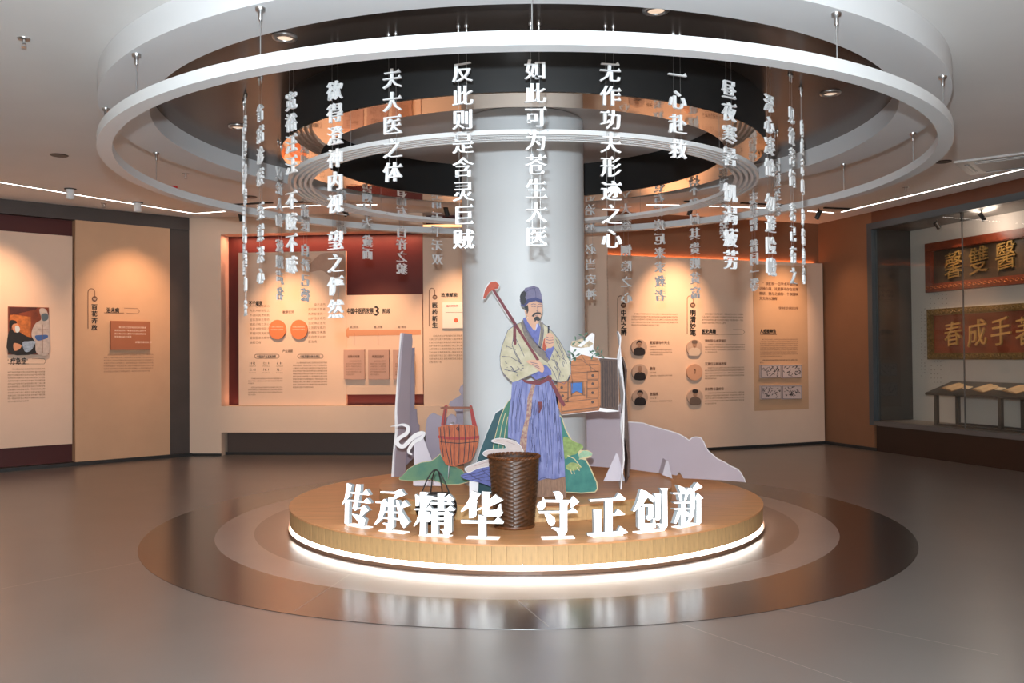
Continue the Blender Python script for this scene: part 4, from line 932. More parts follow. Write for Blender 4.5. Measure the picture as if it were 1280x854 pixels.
def title(W, parent, x0, y0, x1, y1, text, off, m=None, style='heavy', name='heading', depth=0.003):
    """horizontal heading filling the pixel box"""
    (a, zt), (b, _) = W.hit(x0, y0, off), W.hit(x1, y0, off); zb = W.hit(x0, y1, off)[1]
    mb = MB(); size = (b-a)/len(text); mb2 = MB(); x = a; h = zt-zb
    fr = lambda x_, y_, z_: W.fr(x_, y_, zb + (z_)*h/size)
    for ch in text:
        glyph_into(mb, ch, style, size, x, size*0.10, -off-depth, depth, fr, 1); x += size
    return mb.build(name, m or M_INK, parent)
def vtitle(W, parent, xc, ys, wpx, text, off, m=None, style='heavy', name='heading'):
    (a, _), (b, _) = W.hit(xc-wpx/2, ys[0], off), W.hit(xc+wpx/2, ys[0], off); size = b-a; mb = MB()
    for i, ch in enumerate(text):
        y = ys[0] + (ys[1]-ys[0])*i/(len(text)-1); z = W.hit(xc, y, off)[1]
        glyph_into(mb, ch, style, size, a, z-size*0.38, -off-0.004, 0.004, W.fr, 1)
    return mb.build(name, m or M_INK, parent)
def wbox(W, x0, y0, x1, y1, off, th, name, m, parent, label=None):
    (a, zt), (b, _) = W.hit(x0, y0, off+th), W.hit(x1, y0, off+th); zb = W.hit(x0, y1, off+th)[1]
    mb = MB(); W.box(mb, a, b, zb, zt, off, off+th); return mb.build(name, m, parent, label=label)
def wpoly(W, pix, off, th, name, m, parent, label=None):
    pts = []
    for x, y in pix:
        s, z = W.hit(x, y, off+th); pts.append(W.pt(s, z, off))
    return MB().prism(pts, W.n*th).build(name, m, parent, label=label)
def wline(W, pix, off, wpx, name, m, parent, th=0.002):
    mb = MB(); pts = [W.hit(x, y, off) for x, y in pix]
    k = (Vector(W.pt(*pts[0])).y)/F_PX*wpx/2
    for (a, za), (b, zb) in zip(pts, pts[1:]):
        dx, dz = b-a, zb-za; L = math.hypot(dx, dz)
        if L < 1e-6: continue
        nx, nz = -dz/L*k, dx/L*k
        mb.prism([W.pt(a-nx, za-nz, off), W.pt(b-nx, zb-nz, off), W.pt(b+nx, zb+nz, off), W.pt(a+nx, za+nz, off)], W.n*th)
    return mb.build(name, m, parent)
def hook(W, parent, x0, x1, yt, yb, off):      # the hooked line with a round seal above each vertical heading
    r = (x1-x0)/2; pts = [(x0, yb), (x0, yt+r)] + [(x0+r-r*math.cos(k*PI/8), yt+r-r*1.05*math.sin(k*PI/8)) for k in range(1, 8)] + [(x1, yt+r), (x1, yt+r+5)]
    wline(W, pts, off, 0.9, 'hook_line', M_INKB, parent)
def sealmark(W, parent, xc, yc, rpx, off):
    pix = [(xc+rpx*math.cos(k*PI/8), yc+rpx*math.sin(k*PI/8)) for k in range(16)]
    o = wpoly(W, pix, off, 0.004, 'round_seal', mat('seal_brown', '#5e3e30', 0.6), parent)
    wline(W, [(xc-rpx*0.6, yc-0.5), (xc+rpx*0.6, yc-0.5)], off+0.004, 0.8, 'seal_line', M_CREAM2, parent); wline(W, [(xc-rpx*0.5, yc+1.3), (xc+rpx*0.5, yc+1.3)], off+0.004, 0.6, 'seal_line', M_CREAM2, parent)
def pillbox(W, parent, x0, y0, x1, y1, off, m=None, lw=0.6):
    r = (y1-y0)/2; pts = [(x0+r, y0), (x1-r, y0)] + [(x1-r+r*math.sin(k*PI/6), y0+r-r*math.cos(k*PI/6)) for k in range(1, 6)] + [(x1-r, y1), (x0+r, y1)] + [(x0+r-r*math.sin(k*PI/6), y1-r+r*math.cos(k*PI/6)) for k in range(1, 6)] + [(x0+r, y0)]
    wline(W, pts, off, lw, 'label_outline', m or M_INKB, parent)

# ---- left wall
p = thing('exhibition_panel', 'cream wall panel with a colour photograph at the far left', 'panel', WL.pt(-1, 0.32, -0.1), group=None)
b = MB(); WL.box(b, -4.5, 0.925, 0.32, 3.35, -0.10, 0.0); b.build('board', M_CREAM2, p)
ph = thing('photograph', 'colour photograph of a masked patient and a worker in white protective suit', 'picture', WL.pt(0.35, 1.62, 0.0))
wbox(WL, 10.3, 383, 61, 443.5, 0.001, 0.03, 'mount', mat('photo_ground', '#7a3a22', 0.4, noise=0.35, scale=8), ph)
W = WL; o1 = 0.032
def PX(u, v): return (u/5.333, 340 + v/5.333)
def pp(name, pts, m, off=o1, sm=True): return wpoly(W, smoothp([PX(*q) for q in pts], 3) if sm else [PX(*q) for q in pts], off, 0.0015, name, m, ph)
pp('roof_beam', [(62, 235), (250, 235), (240, 250), (62, 290)], mat('photo_dark_red', '#4c1f16', 0.5, noise=0.3, scale=10), sm=False)
pp('orange_banner', [(66, 280), (205, 300), (205, 440), (130, 440), (70, 330)], mat('photo_orange', '#b0642c', 0.5, noise=0.4, scale=20), sm=False)
pp('patient_coat', [(58, 400), (90, 385), (130, 400), (180, 430), (240, 445), (235, 465), (245, 543), (58, 543)], mat('photo_black', '#1d1714', 0.5, noise=0.3, scale=20), o1+0.0015)
pp('patient_face', [(80, 340), (115, 345), (132, 380), (120, 402), (90, 395)], mat('photo_skin', '#c98d6a', 0.5), o1+0.003)
pp('patient_cap', [(62, 335), (75, 320), (105, 325), (112, 342), (85, 350), (72, 385), (62, 380)], mat('photo_cap', '#14110f', 0.6), o1+0.0045)
pp('face_mask', [(102, 362), (125, 362), (133, 385), (120, 404), (104, 396)], mat('photo_mask', '#c9d2d6', 0.5), o1+0.0045)
pp('white_suit', [(262, 250), (300, 245), (320, 280), (326, 330), (326, 543), (245, 543), (235, 470), (212, 430), (215, 385), (240, 340), (275, 315)], mat('photo_suit', '#b9aaa2', 0.5, noise=0.15, scale=20), o1+0.003)
pp('visor', [(275, 285), (310, 275), (322, 295), (315, 320), (285, 325)], mat('photo_visor', '#5a6770', 0.3), o1+0.006)
pp('glove', [(235, 425), (265, 420), (315, 420), (315, 440), (260, 458), (238, 445)], mat('photo_blue', '#3f5f9a', 0.5), o1+0.006)
pp('hand', [(90, 480), (110, 475), (143, 490), (130, 515), (95, 525)], mat('photo_skin', '#c98d6a'), o1+0.004)
pp('cloth', [(150, 470), (190, 462), (230, 460), (235, 475), (205, 525), (165, 530)], mat('photo_cloth', '#8fa0b5', 0.5, noise=0.3, scale=30), o1+0.0045)
wline(W, [PX(283, 350), PX(283, 540)], o1+0.006, 0.6, 'zip', M_INKB, ph); wline(W, [PX(250, 385), PX(322, 385)], o1+0.006, 0.8, 'strap', M_INKB, ph)
title(WL, p, 13, 447, 33, 456, '疗急症', 0.0); title(WL, p, 9.5, 447, 12, 456, '“', 0.0); title(WL, p, 33.5, 447, 36, 456, '”', 0.0)
wline(WL, [(10, 454.5), (36, 455)], 0.001, 0.8, 'heading_line', M_INKB, p); wline(WL, [(40, 448.5), (55, 448.5), (57.5, 451.5), (55, 455), (36, 455)], 0.001, 0.4, 'heading_line', M_INKB, p)
para(WL, p, 9.5, 460, 58.5, 504, 12, 0.0015, M_INKB)
p = thing('exhibition_panel', 'tall tan wall panel with a brown quotation board, next to the dark wall strip', 'panel', WL.pt(1.6, 0.06, -0.1))
b = MB(); WL.box(b, 0.95, 2.32, 0.055, 3.585, -0.10, 0.06); b.build('board', M_TAN, p)
hook(WL, p, 110, 118.5, 361, 411, 0.062); sealmark(WL, p, 118.3, 373.5, 3.4, 0.062)
vtitle(WL, p, 118, (383.5, 409.5), 7.6, '百花齐放', 0.062)
title(WL, p, 133, 384, 149, 391, '治未病', 0.062); wline(WL, [(130, 391), (155, 391.3)], 0.062, 0.8, 'heading_line', M_INKB, p); wline(WL, [(155, 385.3), (172, 385.6), (174.5, 389), (172, 392), (158, 391.4)], 0.062, 0.4, 'heading_line', M_INKB, p)
q = thing('quote_board', 'small brown board with a white quotation in five lines', 'sign', WL.pt(1.75, 1.7, 0.06))
wbox(WL, 138.5, 401, 188, 437.5, 0.061, 0.04, 'board', mat('quote_brown', '#9c5f42', 0.6, noise=0.03), q)
MW = mat('white_print', '#f0dccb', 0.6)
para(WL, q, 143, 407, 186, 423, 4, 0.102, MW, last=0.55); para(WL, q, 163, 425.5, 186, 430, 1, 0.102, MW)
para(WL, p, 129.5, 442, 195, 466.5, 7, 0.0615, M_INKB, last=0.95)

# ---- niche panels
W = WN
p = thing('exhibition_panel', 'large cream panel with two orange discs in the red niche', 'panel', WN.pt(1.6, 0.8, -0.15))
wbox(W, 298, 316, 432, 507, -0.15, 0.07, 'board', M_CREAM2, p); o = -0.079
M_WASHP = mat('ink_wash', '#b9927c', 0.7, noise=0.12, scale=5)
wpoly(W, smoothp([(395, 322), (405, 316.5), (424, 316.5), (431, 322), (431, 345), (424, 349), (412, 345), (402, 338), (385, 340), (388, 330)], 3), o, 0.001, 'ink_wash_cloud', mat('ink_wash2', '#c29c86', 0.7, noise=0.15, scale=4), p)
para(W, p, 312, 380, 339, 431, 9, o, M_INKB, last=0.7); para(W, p, 385, 378, 411, 430, 9, o, M_INKB, last=0.6)
title(W, p, 311, 376, 328, 382, '不千端变', o); wline(W, [(311, 382.5), (330, 382.5)], o, 0.8, 'heading_line', M_INKB, p)
title(W, p, 353, 388, 368, 392, '发展优势', o, M_INKB, 'fine'); title(W, p, 353, 437, 366, 441, '产业规模', o, M_INKB, 'fine')
pillbox(W, p, 318, 443, 349, 448, o); pillbox(W, p, 372, 443, 404, 448, o); title(W, p, 321, 444, 345, 447.5, '中医药产业发展规模', o, M_INK, 'fine'); title(W, p, 375, 444, 400, 447.5, '中医药服务体系建设', o, M_INK, 'fine')
for k, (a, bb) in enumerate((('9862', 'row'), ('128.8', ''), ('6.89', ''))): title(W, p, 312+17*k, 452, 320+17*k, 456, a, o, M_INK, 'bold')
for k, a in enumerate(('72.6%', '76.9', '92.7')): title(W, p, 312+17*k, 460, 320+17*k, 464, a, o, M_INK, 'bold')
for k in range(3):
    for y in (457, 465.2): para(W, p, 311+17*k, y, 320+17*k, y+2, 1, o, M_INKB, indent=False)
para(W, p, 310, 472, 356, 481, 3, o, M_INKB, last=0.2); para(W, p, 310, 483, 356, 495, 4, o, M_INKB, last=0.25)
para(W, p, 366, 452, 410, 486, 10, o, M_INKB)
for cx_, cy_, lb in ((346.5, 412, 'left'), (373.5, 412, 'right')):
    q = thing('orange_disc', 'round orange disc with white writing, %s one of two' % lb, 'disc', W.pt(W.hit(cx_, cy_, -0.04)[0], W.hit(cx_, 424, -0.04)[1], -0.08), group='orange discs on the cream panel')
    wpoly(W, [(cx_+10.6*math.cos(k*PI/16), cy_+12.2*math.sin(k*PI/16)) for k in range(32)], -0.08, 0.035, 'disc', mat('orange_disc', '#d0794c', 0.55), q)
    para(W, q, cx_-8, cy_-5, cx_+8.5, cy_+1.5, 2, -0.044, MW, last=1, indent=False, squeeze=0.5)
p = thing('exhibition_panel', 'cream timeline panel with a large numeral three, right part of the niche', 'panel', WN.pt(3.1, 0.95, -0.15))
wbox(W, 432, 369, 528, 493.5, -0.15, 0.06, 'board', M_CREAM2, p); o = -0.0895
title(W, p, 433.5, 385, 467, 392.5, '中国中医药发展', o); title(W, p, 467.5, 379.5, 482, 396, '3', o); title(W, p, 478, 385.5, 488, 392, '阶段', o)
M_ARR = mat('timeline_arrow', '#d0916c', 0.6)
wpoly(W, [(428, 416), (436, 409), (436, 412.5), (526, 412), (526, 418.5), (436, 420), (436, 423)], o, 0.003, 'timeline_arrow', M_ARR, p)
for k, (t_, x) in enumerate((('第三阶段', 442.7), ('第二阶段', 472.6), ('第一阶段', 502.6))):
    title(W, p, x-5, 407, x+5.5, 410.5, t_, o, M_INKB, 'fine'); wline(W, [(x, 416), (x, 432)], o+0.003, 0.5, 'timeline_tick', M_INKB, p)
M_CARD = mat('pink_card', '#c39a88', 0.6)
for k, (x0, x1) in enumerate(((429.5, 455.5), (460, 486), (491, 517))):
    q = thing('info_card', ('left', 'middle', 'right')[k] + ' pink text card below the timeline arrow', 'card', W.pt(W.hit(x0, 474, -0.05)[0], W.hit(x0, 474, -0.05)[1], -0.09), group='pink text cards')
    wbox(W, x0, 437.5, x1, 474.5, -0.09, 0.05, 'board', M_CARD, q)
    title(W, q, x0+5, 444, x1-6, 447.5, ('近现代时期', '明清至近代', '古代时期')[k], -0.0395, M_INKB, 'bold')
    para(W, q, x0+3, 450, x1-3, 470, 6, -0.0395, M_INKB)
p = thing('exhibition_panel', 'tall cream panel beside the column with a white certificate', 'panel', WN.pt(4.4, 0.8, -0.2))
(a, zt) = W.hit(528.5, 286, -0.02); b = MB(); W.box(b, a, 5.0, 0.788, 3.60, -0.2, -0.02); b.build('board', M_CREAM, p); o = -0.0195
wbox(W, 529, 281, 582, 284.5, -0.02, 0.012, 'light_slot', mat('warm_led', (1, 0.55, 0.25), 0.5, emit=1.6), p)
hook(W, p, 536.5, 543.5, 360.5, 408, o); sealmark(W, p, 543.5, 371.5, 3, o); vtitle(W, p, 543.5, (381.5, 406.5), 7, '医药新生', o)
title(W, p, 551.5, 366, 572, 371.5, '政策赋能', o)
q = thing('certificate', 'white certificate with a red seal on the tall cream panel', 'certificate', W.pt(W.hit(553, 410, 0.0)[0], W.hit(553, 410, 0.0)[1], -0.02))
wbox(W, 553, 378, 582, 410.5, -0.019, 0.03, 'board', mat('paper_white', '#efe6dc', 0.6), q)
title(W, q, 558, 381, 573, 384, '国务院文件', 0.0115, mat('red_print', '#c0391f', 0.6), 'fine'); wpoly(W, [(570+2.6*math.cos(k*PI/6), 400.5+2.8*math.sin(k*PI/6)) for k in range(12)], 0.0115, 0.001, 'red_seal', mat('red_seal', '#d2694c', 0.7), q)
wline(W, [(557, 390.5), (580, 390.5)], 0.0115, 0.4, 'rule', M_INKB, q)
para(W, p, 536, 418, 583, 455, 9, o, M_INKB, last=0.4)

# ---- back right
W = WR; o = 0.001
p = thing('wall_print', 'black printed headings and paragraphs of the left column on the cream false wall', 'lettering', W.pt(0.5, 1.2, 0.0))
hook(W, p, 772, 779.5, 370, 418, o); sealmark(W, p, 779.3, 381.5, 3.3, o); vtitle(W, p, 779.5, (391, 415.5), 7.4, '中西之辨', o)
para(W, p, 789, 390.5, 849, 408, 5, o, M_INKB)
for k, (nm, y) in enumerate((('夏禹铸与叶天士', 427), ('唐海', 459.5), ('张锡纯', 491.5))):
    title(W, p, 812, y-1, 812+len(nm)*3.6, y+3.6, nm, o, M_INKB, 'bold'); para(W, p, 812, y+5, 822, y+8, 1, o, M_INKB, indent=False)
    para(W, p, 812, y+9, 842, y+12+(6 if k == 0 else 0), 3 if k == 0 else 1, o, M_INKB, indent=False)
p2 = thing('wall_print', 'black printed headings and paragraphs of the middle column on the cream false wall', 'lettering', W.pt(2.0, 1.2, 0.0))
hook(W, p2, 859, 866.5, 370, 418, o); sealmark(W, p2, 866, 381.5, 3.3, o); vtitle(W, p2, 866, (391, 416), 7.4, '明清妙笔', o)
para(W, p2, 877, 390.5, 931, 405.5, 4, o, M_INKB); title(W, p2, 877, 411, 895, 417, '医史典籍', o); wline(W, [(877, 418), (898, 418)], o, 0.8, 'heading_line', M_INKB, p2)
wline(W, [(898, 418), (928, 418.3), (931, 415), (928, 412), (916, 412)], o, 0.35, 'heading_line', M_INKB, p2)
for k, (nm, y) in enumerate((('李时珍与本草纲目', 425), ('王清任与医林改错', 454), ('吴有性与温疫论', 485.5))):
    title(W, p2, 881, y-1, 881+len(nm)*3.4, y+3, nm, o, M_INKB, 'bold')
    para(W, p2, 881, y+4.5, 932, y+(17 if k == 0 else 21), (4, 5, 5)[k], o, M_INKB, last=0.3)
b = wbox(W, 941, 330, 1008.5, 514, 0.0, 0.004, 'tan_strip', M_TAN, None, None)
props(b, 'tan printed strip down the right side of the cream false wall', 'panel')
b.name = 'printed_strip'; o = 0.005
p3 = thing('wall_print', 'dark printed quotation, heading and paragraphs on the tan strip', 'lettering', W.pt(3.5, 1.2, 0.004))
for k, ln in enumerate(('“我们有一日学术开阔万象', '这种心境，这里都不存在世界', '教研，要与之前的一个氛围映', '文文的水准样')):
    title(W, p3, 953 if k == 0 else 949, 352+6.2*k, (953 if k == 0 else 949)+len(ln)*3.75, 356.5+6.2*k, ln.replace(' ', ''), o, M_INKB, 'bold')
title(W, p3, 973, 383, 998, 387, '李时珍纲目序', o, M_INKB, 'fine')
title(W, p3, 950, 411, 970, 417, '人痘接种法', o); wline(W, [(950, 418), (971, 418.3)], o, 0.8, 'heading_line', M_INKB, p3)
para(W, p3, 950, 423, 999, 447, 9, o, M_INKB); para(W, p3, 950, 449, 999, 455, 2, o, M_INK, last=0.1)
# portrait discs
M_PR = mat('portrait_ground', '#bfa392', 0.6, noise=0.08, scale=12); M_PD = mat('portrait_dark', '#272327', 0.6); M_PS = mat('portrait_skin', '#a5826d', 0.6); M_PG = mat('portrait_grey', '#6c5c54', 0.6); M_PL = mat('portrait_light', '#cdb9a8', 0.6)
def bust(q, cx_, cy_, robe, hair, kind):
    oo = 0.031
    def poly(name, pts, m, lay): wpoly(W, smoothp([(cx_+u, cy_+v) for u, v in pts], 3), oo+0.0012*lay, 0.0012, name, m, q)
    poly('robe', [(-7, 8.6), (-6.5, 2.5), (-2.5, 0), (2.5, 0), (6.5, 2.5), (7, 8.4), (3, 10), (-3, 10)], robe, 0)
    poly('head', [(-2.7, -4.5), (-1.6, -7.4), (1.6, -7.4), (2.7, -4.5), (1.9, -1.0), (0, 0.4), (-1.9, -1.0)], M_PS, 1)
    if kind == 'hat': poly('hat', [(-3, -5.4), (-2.8, -9.2), (2.8, -9.2), (3, -5.4)], hair, 2)
    elif kind == 'hair': poly('hair', [(-3.4, -3.2), (-3.4, -7), (0, -9), (3.4, -7), (3.4, -3.2), (2.2, -6), (-2.2, -6)], hair, 2)
    elif kind == 'bald': poly('brow', [(-2.6, -4.6), (0, -4.2), (2.6, -4.6), (0, -3.8)], hair, 2)
    wline(W, [(cx_-1.3, cy_-4), (cx_-0.5, cy_-4)], oo+0.003, 0.35, 'eye', M_PD, q); wline(W, [(cx_+0.5, cy_-4), (cx_+1.3, cy_-4)], oo+0.003, 0.35, 'eye', M_PD, q); wline(W, [(cx_-0.8, cy_-1.4), (cx_+0.8, cy_-1.4)], oo+0.003, 0.35, 'mouth', M_PD, q)
for cx_, cy_, robe, hair, kind, lb in ((799.2, 434.5, M_PD, M_PD, 'hair', 'portrait disc of a dark-robed person, top of the left column'), (800, 465.5, M_PD, M_PD, 'bald', 'portrait disc of a bald person in black, middle of the left column'),
        (800.3, 497, M_PD, M_PD, 'hair', 'portrait disc of a person in round black collar, bottom of the left column'), (868.3, 434.8, M_PL, M_PG, 'hat', 'portrait disc of a person in pale robe, top of the middle column'),
        (868.5, 465.5, None, None, None, 'round disc with a faint pale drawing, middle of the middle column'), (869, 496.5, M_PG, M_PD, 'hat', 'portrait disc of a standing person with black hat, bottom of the middle column')):
    q = thing('portrait_disc', lb, 'picture', W.pt(W.hit(cx_, cy_+10, 0.03)[0], W.hit(cx_, cy_+10, 0.03)[1], 0.0), group='round portraits on the cream false wall')
    wpoly(W, [(cx_+9.7*math.cos(k*PI/16), cy_+10.2*math.sin(k*PI/16)) for k in range(32)], 0.001, 0.03, 'disc', M_PR if kind else mat('pale_ground', '#c99b80', 0.6), q)
    if kind: bust(q, cx_, cy_, robe, hair, kind)
    else: wline(W, [(cx_, cy_-4), (cx_+0.6, cy_-1), (cx_, cy_+2)], 0.0315, 0.9, 'drawing', M_INKB, q); wline(W, [(cx_-1.5, cy_-3), (cx_+1.5, cy_-2.6)], 0.0315, 0.8, 'drawing', M_INKB, q)
rnd = random.Random(3)
M_PAPER = mat('drawing_paper', '#c9b7b4', 0.6)
for k, (x0, y0, x1, y1) in enumerate(((951, 456.3, 976.5, 473), (977.8, 456.3, 1002.5, 473), (951.3, 482.3, 976.7, 499.5), (978, 482.3, 1002.5, 499.5))):
    q = thing('ink_drawing', ('upper left', 'upper right', 'lower left', 'lower right')[k] + ' board of the four framed line drawings on the tan strip', 'picture', W.pt(W.hit(x0, y1, 0.03)[0], W.hit(x0, y1, 0.03)[1], 0.004), group='line drawings on the tan strip')
    wbox(W, x0, y0, x1, y1, 0.005, 0.04, 'board', M_PAPER, q)
    wline(W, [(x0+.6, y0+.6), (x1-.6, y0+.6), (x1-.6, y1-.8), (x0+.6, y1-.8), (x0+.6, y0+.6)], 0.0455, 0.4, 'frame_line', M_INK, q)
    mb = MB()
    for j in range(26):
        x = rnd.uniform(x0+2, x1-3); y = rnd.uniform(y0+2, y1-4); pts = [(x, y)]
        for _ in range(rnd.choice((2, 3, 4))):
            x = min(x1-1.5, max(x0+1.5, x+rnd.uniform(-2.6, 2.6))); y = min(y1-2, max(y0+1.5, y+rnd.uniform(-2.4, 2.4))); pts.append((x, y))
        for (xa, ya), (xb, yb) in zip(pts, pts[1:]):
            L = math.hypot(xb-xa, yb-ya)
            if L < .2: continue
            nx, ny = -(yb-ya)/L*.24, (xb-xa)/L*.24; q4 = []
            for ux, uy in ((xa-nx, ya-ny), (xb-nx, yb-ny), (xb+nx, yb+ny), (xa+nx, ya+ny)):
                s_, z_ = W.hit(ux, uy, 0.046); q4.append(W.pt(s_, z_, 0.0452))
            mb.prism(q4, W.n*0.001)
    o_ = mb.build('ink_strokes', M_INK, q, kind='stuff')

# ================================================================== DISPLAY CASE
W = WC
M_FRAME = mat('slate_frame', '#4a5156', 0.4, metal=0.3); M_CASE = mat('case_back_white', '#c2b8b0', 0.6); M_SIDEP = mat('case_side_panel', '#3a3836', 0.12)
cs = thing('display_case', 'large built-in glass display case with grey metal frame in the right wall', 'display case', W.pt(1.19, 0.41, -0.35))
e0, e1 = 1.19, 5.0
b = MB(); W.box(b, e0-0.03, e0+0.07, 0.41, 3.60, -0.04, 0.07); b.build('frame_post', M_FRAME, cs)
b = MB(); W.box(b, e0+0.07, e1, 3.50, 3.60, -0.04, 0.07); b.build('frame_top', M_FRAME, cs)
b = MB(); W.box(b, e0+0.07, e1, 0.41, 0.48, -0.04, 0.07); b.build('frame_sill', mat('sill_grey', '#5c5653', 0.4), cs)
b = MB(); W.box(b, e0+0.03, e0+0.07, 0.48, 3.5, -0.70, -0.04); b.build('side_panel', M_SIDEP, cs)
b = MB(); W.box(b, e0+0.07, e1, 0.44, 0.475, -0.70, -0.04); b.build('case_floor', mat('case_floor', '#8f857d', 0.5), cs)
b = MB(); W.box(b, e0+0.07, e1, 3.50, 3.54, -0.70, -0.04); b.build('case_top', mat('case_top', '#55504d', 0.35), cs)
b = MB(); W.box(b, e0+0.03, e1, 0.44, 3.56, -0.76, -0.70); b.build('back_board', M_CASE, cs)
for a_, b_ in ((e0+0.07, 2.960), (2.972, 4.9)):
    b = MB(); W.box(b, a_, b_, 0.48, 3.5, -0.012, 0.0); b.build('glass_pane', GLASS, cs)
b = MB(); W.box(b, 2.958, 2.974, 0.48, 3.5, -0.013, 0.001); b.build('pane_joint', mat('joint_grey', (0.1, 0.095, 0.09), 0.4), cs)
b = MB(); W.box(b, 2.955, 2.977, 3.38, 3.5, -0.03, 0.012); b.build('pane_clip', M_DKMETAL, cs)
# perforations in the back board
hl = MB()
for (xa, xb, ya, yb, nx_, ny_) in ((1152, 1156, 386, 470, 2, 22), (1163, 1183, 368, 385, 5, 4), (1164, 1176, 452, 478, 4, 6)):
    for i in range(nx_):
        for j in range(ny_):
            if 330 < ya+j and (i*7+j*3) % 5 == 0: continue
            s_, z_ = W.hit(xa+(xb-xa)*i/(nx_-1), ya+(yb-ya)*j/(ny_-1), -0.699); W.box(hl, s_-0.006, s_+0.006, z_-0.006, z_+0.006, -0.70, -0.6985)
h = hl.build('vent_holes', M_DKMETAL, cs); h['kind'] = 'stuff'
for s_ in (2.3, 3.1, 3.9):
    P_ = W.pt(s_, 3.43, -0.22); t = thing('case_spotlight', {2.3: 'leftmost', 3.1: 'middle', 3.9: 'rightmost'}[s_] + ' small black spotlight under the case top', 'spotlight', W.pt(s_, 3.5, -0.22), group='spotlights in the display case')
    MB().tube([P_+Vector((0, 0, 0.07)), P_], 0.012, 8).build('stem', M_DKMETAL, t)
    v = (W.pt(s_, 2.9, -0.7)-P_).normalized(); MB().tube([P_-v*0.05, P_+v*0.06], 0.032, 14).build('lamp_head', M_DKMETAL, t, auto=True)
    spot('case_lamp', P_+v*0.08, W.pt(s_+0.02, 2.45, -0.7), 60, 72, 1.0, (1, 0.72, 0.48), 0.02)
lamp('POINT', 'case_fill', W.pt(3.0, 3.35, -0.35), W.pt(3, 0, 0), 14, (1, 0.8, 0.66), shadow_soft_size=0.2)
# plaques
M_GOLD = mat('gold_relief', '#8e7040', 0.35, metal=0.55, noise=0.2, scale=20); M_PLDARK = mat('dark_bronze_field', '#35271a', 0.45, noise=0.35, scale=10); M_REDWOOD = mat('red_lacquer_frame', '#6b2a14', 0.35, noise=0.25, scale=12)
M_REDF = mat('red_brown_field', '#7a3016', 0.45, noise=0.15, scale=8); M_CARVE = mat('carved_gold_frame', '#6e5426', 0.5, metal=0.35, noise=0.5, scale=40, bump=0.8)
B0 = -0.70
def plaque(name, lab, pxs, txt, Mframe, Mfield, Mtext, fw, carve):
    (a, zt) = W.hit(pxs[0], pxs[1], B0+0.08); zb = W.hit(pxs[0]+2, pxs[2], B0+0.08)[1]; e = a + pxs[3]; t = thing(name, lab, 'plaque', W.pt(a, zb, B0))
    b = MB(); W.box(b, a+fw*0.8, e-fw*0.8, zb+fw*0.8, zt-fw*0.8, B0, B0+0.04); b.build('field', Mfield, t)
    for k, (s0, s1, z0, z1) in enumerate(((a, e, zt-fw, zt), (a, e, zb, zb+fw), (a, a+fw, zb+fw, zt-fw), (e-fw, e, zb+fw, zt-fw))):
        b = MB(); W.box(b, s0, s1, z0, z1, B0, B0+0.085); W.box(b, s0+0.01, s1-0.01, z0+0.012, z1-0.012, B0+0.085, B0+0.095); b.build('frame_rail', Mframe, t)
    # carved running ornament
    mb = MB(); n = int((e-a)/0.09)
    for z_ in ((zt-fw/2), (zb+fw/2)):
        if carve == 'bottom' and z_ > zb+fw: continue
        for i in range(n):
            s_ = a + 0.09*(i+0.5); pts = [W.pt(s_+0.036*math.cos(q)*(1-q/9), z_+0.030*math.sin(q)*(1-q/9), B0+0.1) for q in [j*0.8 for j in range(8)]]
            mb.tube(pts, 0.006, 4)
    mb.build('carving', M_GOLD if carve != 'bottom' else mat('red_gilt', '#b5622f', 0.35, metal=0.3), t)
    if carve == 'all':
        mb = MB()
        for i in range(int((zt-zb)/0.09)):
            z_ = zb + 0.09*(i+0.5)
            for s_ in (a+fw/2, e-fw/2):
                mb.tube([W.pt(s_+0.030*math.cos(q)*(1-q/9), z_+0.036*math.sin(q)*(1-q/9), B0+0.1) for q in [j*0.8 for j in range(8)]], 0.006, 4)
        mb.build('carving', M_GOLD, t)
    for ch, cpx, cpy, size, sq in txt:
        s_, zc = W.hit(cpx, cpy, B0+0.06); lean = 0.10
        fr = lambda x, y, z, s_=s_, zc=zc, sq=sq: W.fr(s_ + x*sq, y, zc + z + lean*x)
        mb = MB(); glyph_into(mb, ch, 'fine', size, -size/2, -size*0.38, -(B0+0.04)-0.03, 0.03, fr, 2)
        mb.build('character', Mtext, t)
    return a, zt, zb, e
plaque('carved_plaque', 'upper carved plaque with red frame and dark field reading 醫雙馨', (1156, 305, 366, 3.3), [('馨', 1192, 331, 0.43, 0.86), ('雙', 1223, 325, 0.42, 0.86), ('醫', 1257, 319, 0.43, 0.84), ('德', 1296, 313, 0.43, 0.84)], M_REDWOOD, M_PLDARK, M_GOLD, 0.13, 'bottom')
plaque('carved_plaque', 'lower carved plaque with gilt frame and red field reading 手成春', (1158.5, 387, 449.5, 3.3), [('春', 1191, 417, 0.40, 0.84), ('成', 1221, 416, 0.42, 0.86), ('手', 1251, 414, 0.43, 0.84), ('著', 1283, 413, 0.43, 0.84)], M_CARVE, M_REDF, mat('gold_bright', '#c79a5a', 0.35, metal=0.4, noise=0.1), 0.10, 'all')
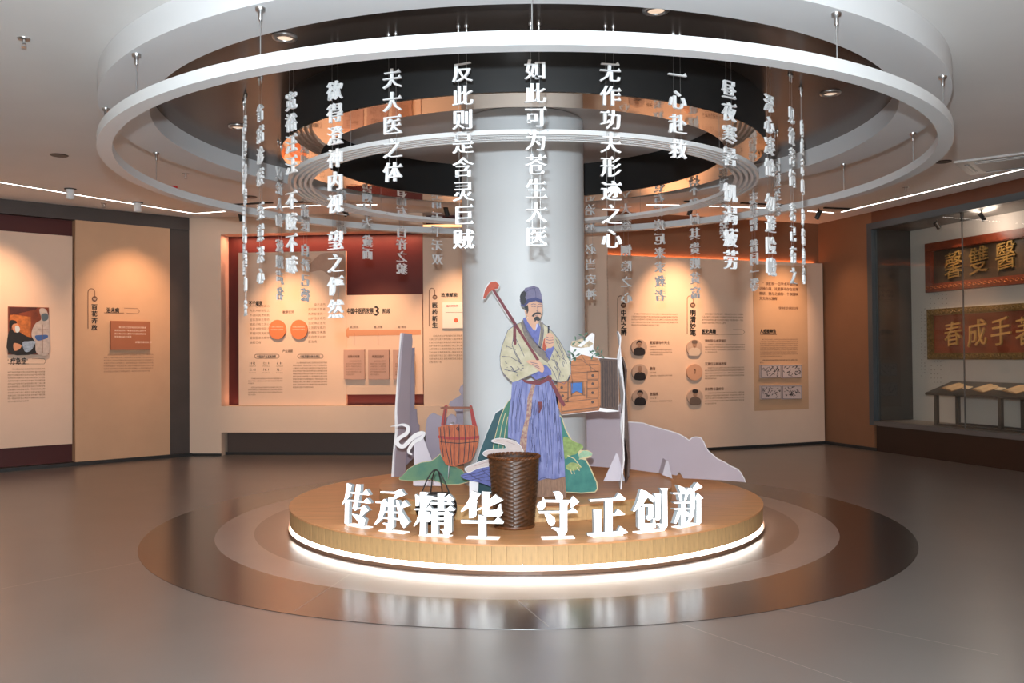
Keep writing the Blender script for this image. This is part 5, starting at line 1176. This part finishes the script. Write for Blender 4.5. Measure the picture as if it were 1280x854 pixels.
# table in the case
a0, z0 = W.hit(1159, 491, -0.18); TZ = 0.475
tb = thing('display_table', 'long dark grey low table inside the display case', 'table', W.pt(3.0, TZ, -0.36))
M_TAB = mat('table_grey', '#4b4744', 0.35, metal=0.2)
tt = z0
rise = 0.165
def slope(o_): return tt + rise*(-0.14-o_)/0.52
b = MB(); b.prism([W.pt(a0, slope(-0.14)-0.03, -0.14), W.pt(a0, slope(-0.66)-0.03, -0.66), W.pt(a0, slope(-0.66), -0.66), W.pt(a0, slope(-0.14), -0.14)], W.d*(4.8-a0)); b.build('table_top', M_TAB, tb)
for s_ in (a0+0.13, 3.35, 4.6):
    for o_ in (-0.20, -0.60):
        b = MB(); W.box(b, s_, s_+0.05, TZ, slope(o_)-0.035, o_-0.025, o_+0.025); b.build('leg', M_TAB, tb)
for o_ in (-0.20, -0.60):
    b = MB(); W.box(b, a0+0.18, 4.6, TZ, TZ+0.03, o_-0.015, o_+0.015); b.build('stretcher', M_TAB, tb)
M_PAGE = mat('old_paper', '#d9b48c', 0.7, noise=0.08, scale=12); M_PAGE2 = mat('old_cover', '#a9805a', 0.7, noise=0.1, scale=12)
bk_ = 0
for s_, rot, kind in ((W.hit(1193, 482, -0.4)[0], 0.35, 'book'), (W.hit(1209.5, 483, -0.4)[0], 0.1, 'card'), (W.hit(1232, 483, -0.4)[0], 0.35, 'book'), (W.hit(1250.5, 484, -0.4)[0], 0.1, 'card'), (W.hit(1272, 485, -0.4)[0], 0.3, 'book')):
    cr_, sr_ = math.cos(rot), math.sin(rot)
    def bf(x, y, z, s_=s_, cr_=cr_, sr_=sr_): 
        o_ = -0.40 - y*cr_ + x*sr_; return W.pt(s_+x*cr_+y*sr_, slope(o_)+z, o_)
    bk_ += 1; nth = ('first', 'second', 'third', 'fourth')[(bk_-1)//2]
    if kind == 'book':
        t = thing('old_book', nth + ' open old book from the left on the display table', 'book', W.pt(s_, tt, -0.38), group='open books in the display case')
        b = MB(); b.box(-0.16, 0.16, -0.12, 0.12, 0.001, 0.008, bf); b.build('cover', M_PAGE2, t)
        for k in (-1, 1):
            pr = [(0, 0.012), (k*0.03, 0.026), (k*0.09, 0.024), (k*0.15, 0.012), (k*0.15, 0.008), (0, 0.008)]
            b = MB(); b.prism([Vector(bf(x, -0.11, z)) for x, z in pr], Vector(bf(0, 0.11, 0))-Vector(bf(0, -0.11, 0))); b.build('page_block', M_PAGE, t)
    else:
        b = MB(); b.box(-0.06, 0.06, -0.04, 0.04, 0.001, 0.012, bf); o_ = b.build('caption_card', mat('caption_paper', '#e3c9a8', 0.7), None)
        props(o_, nth + ' small caption card from the left on the display table', 'card', 'caption cards in the display case')
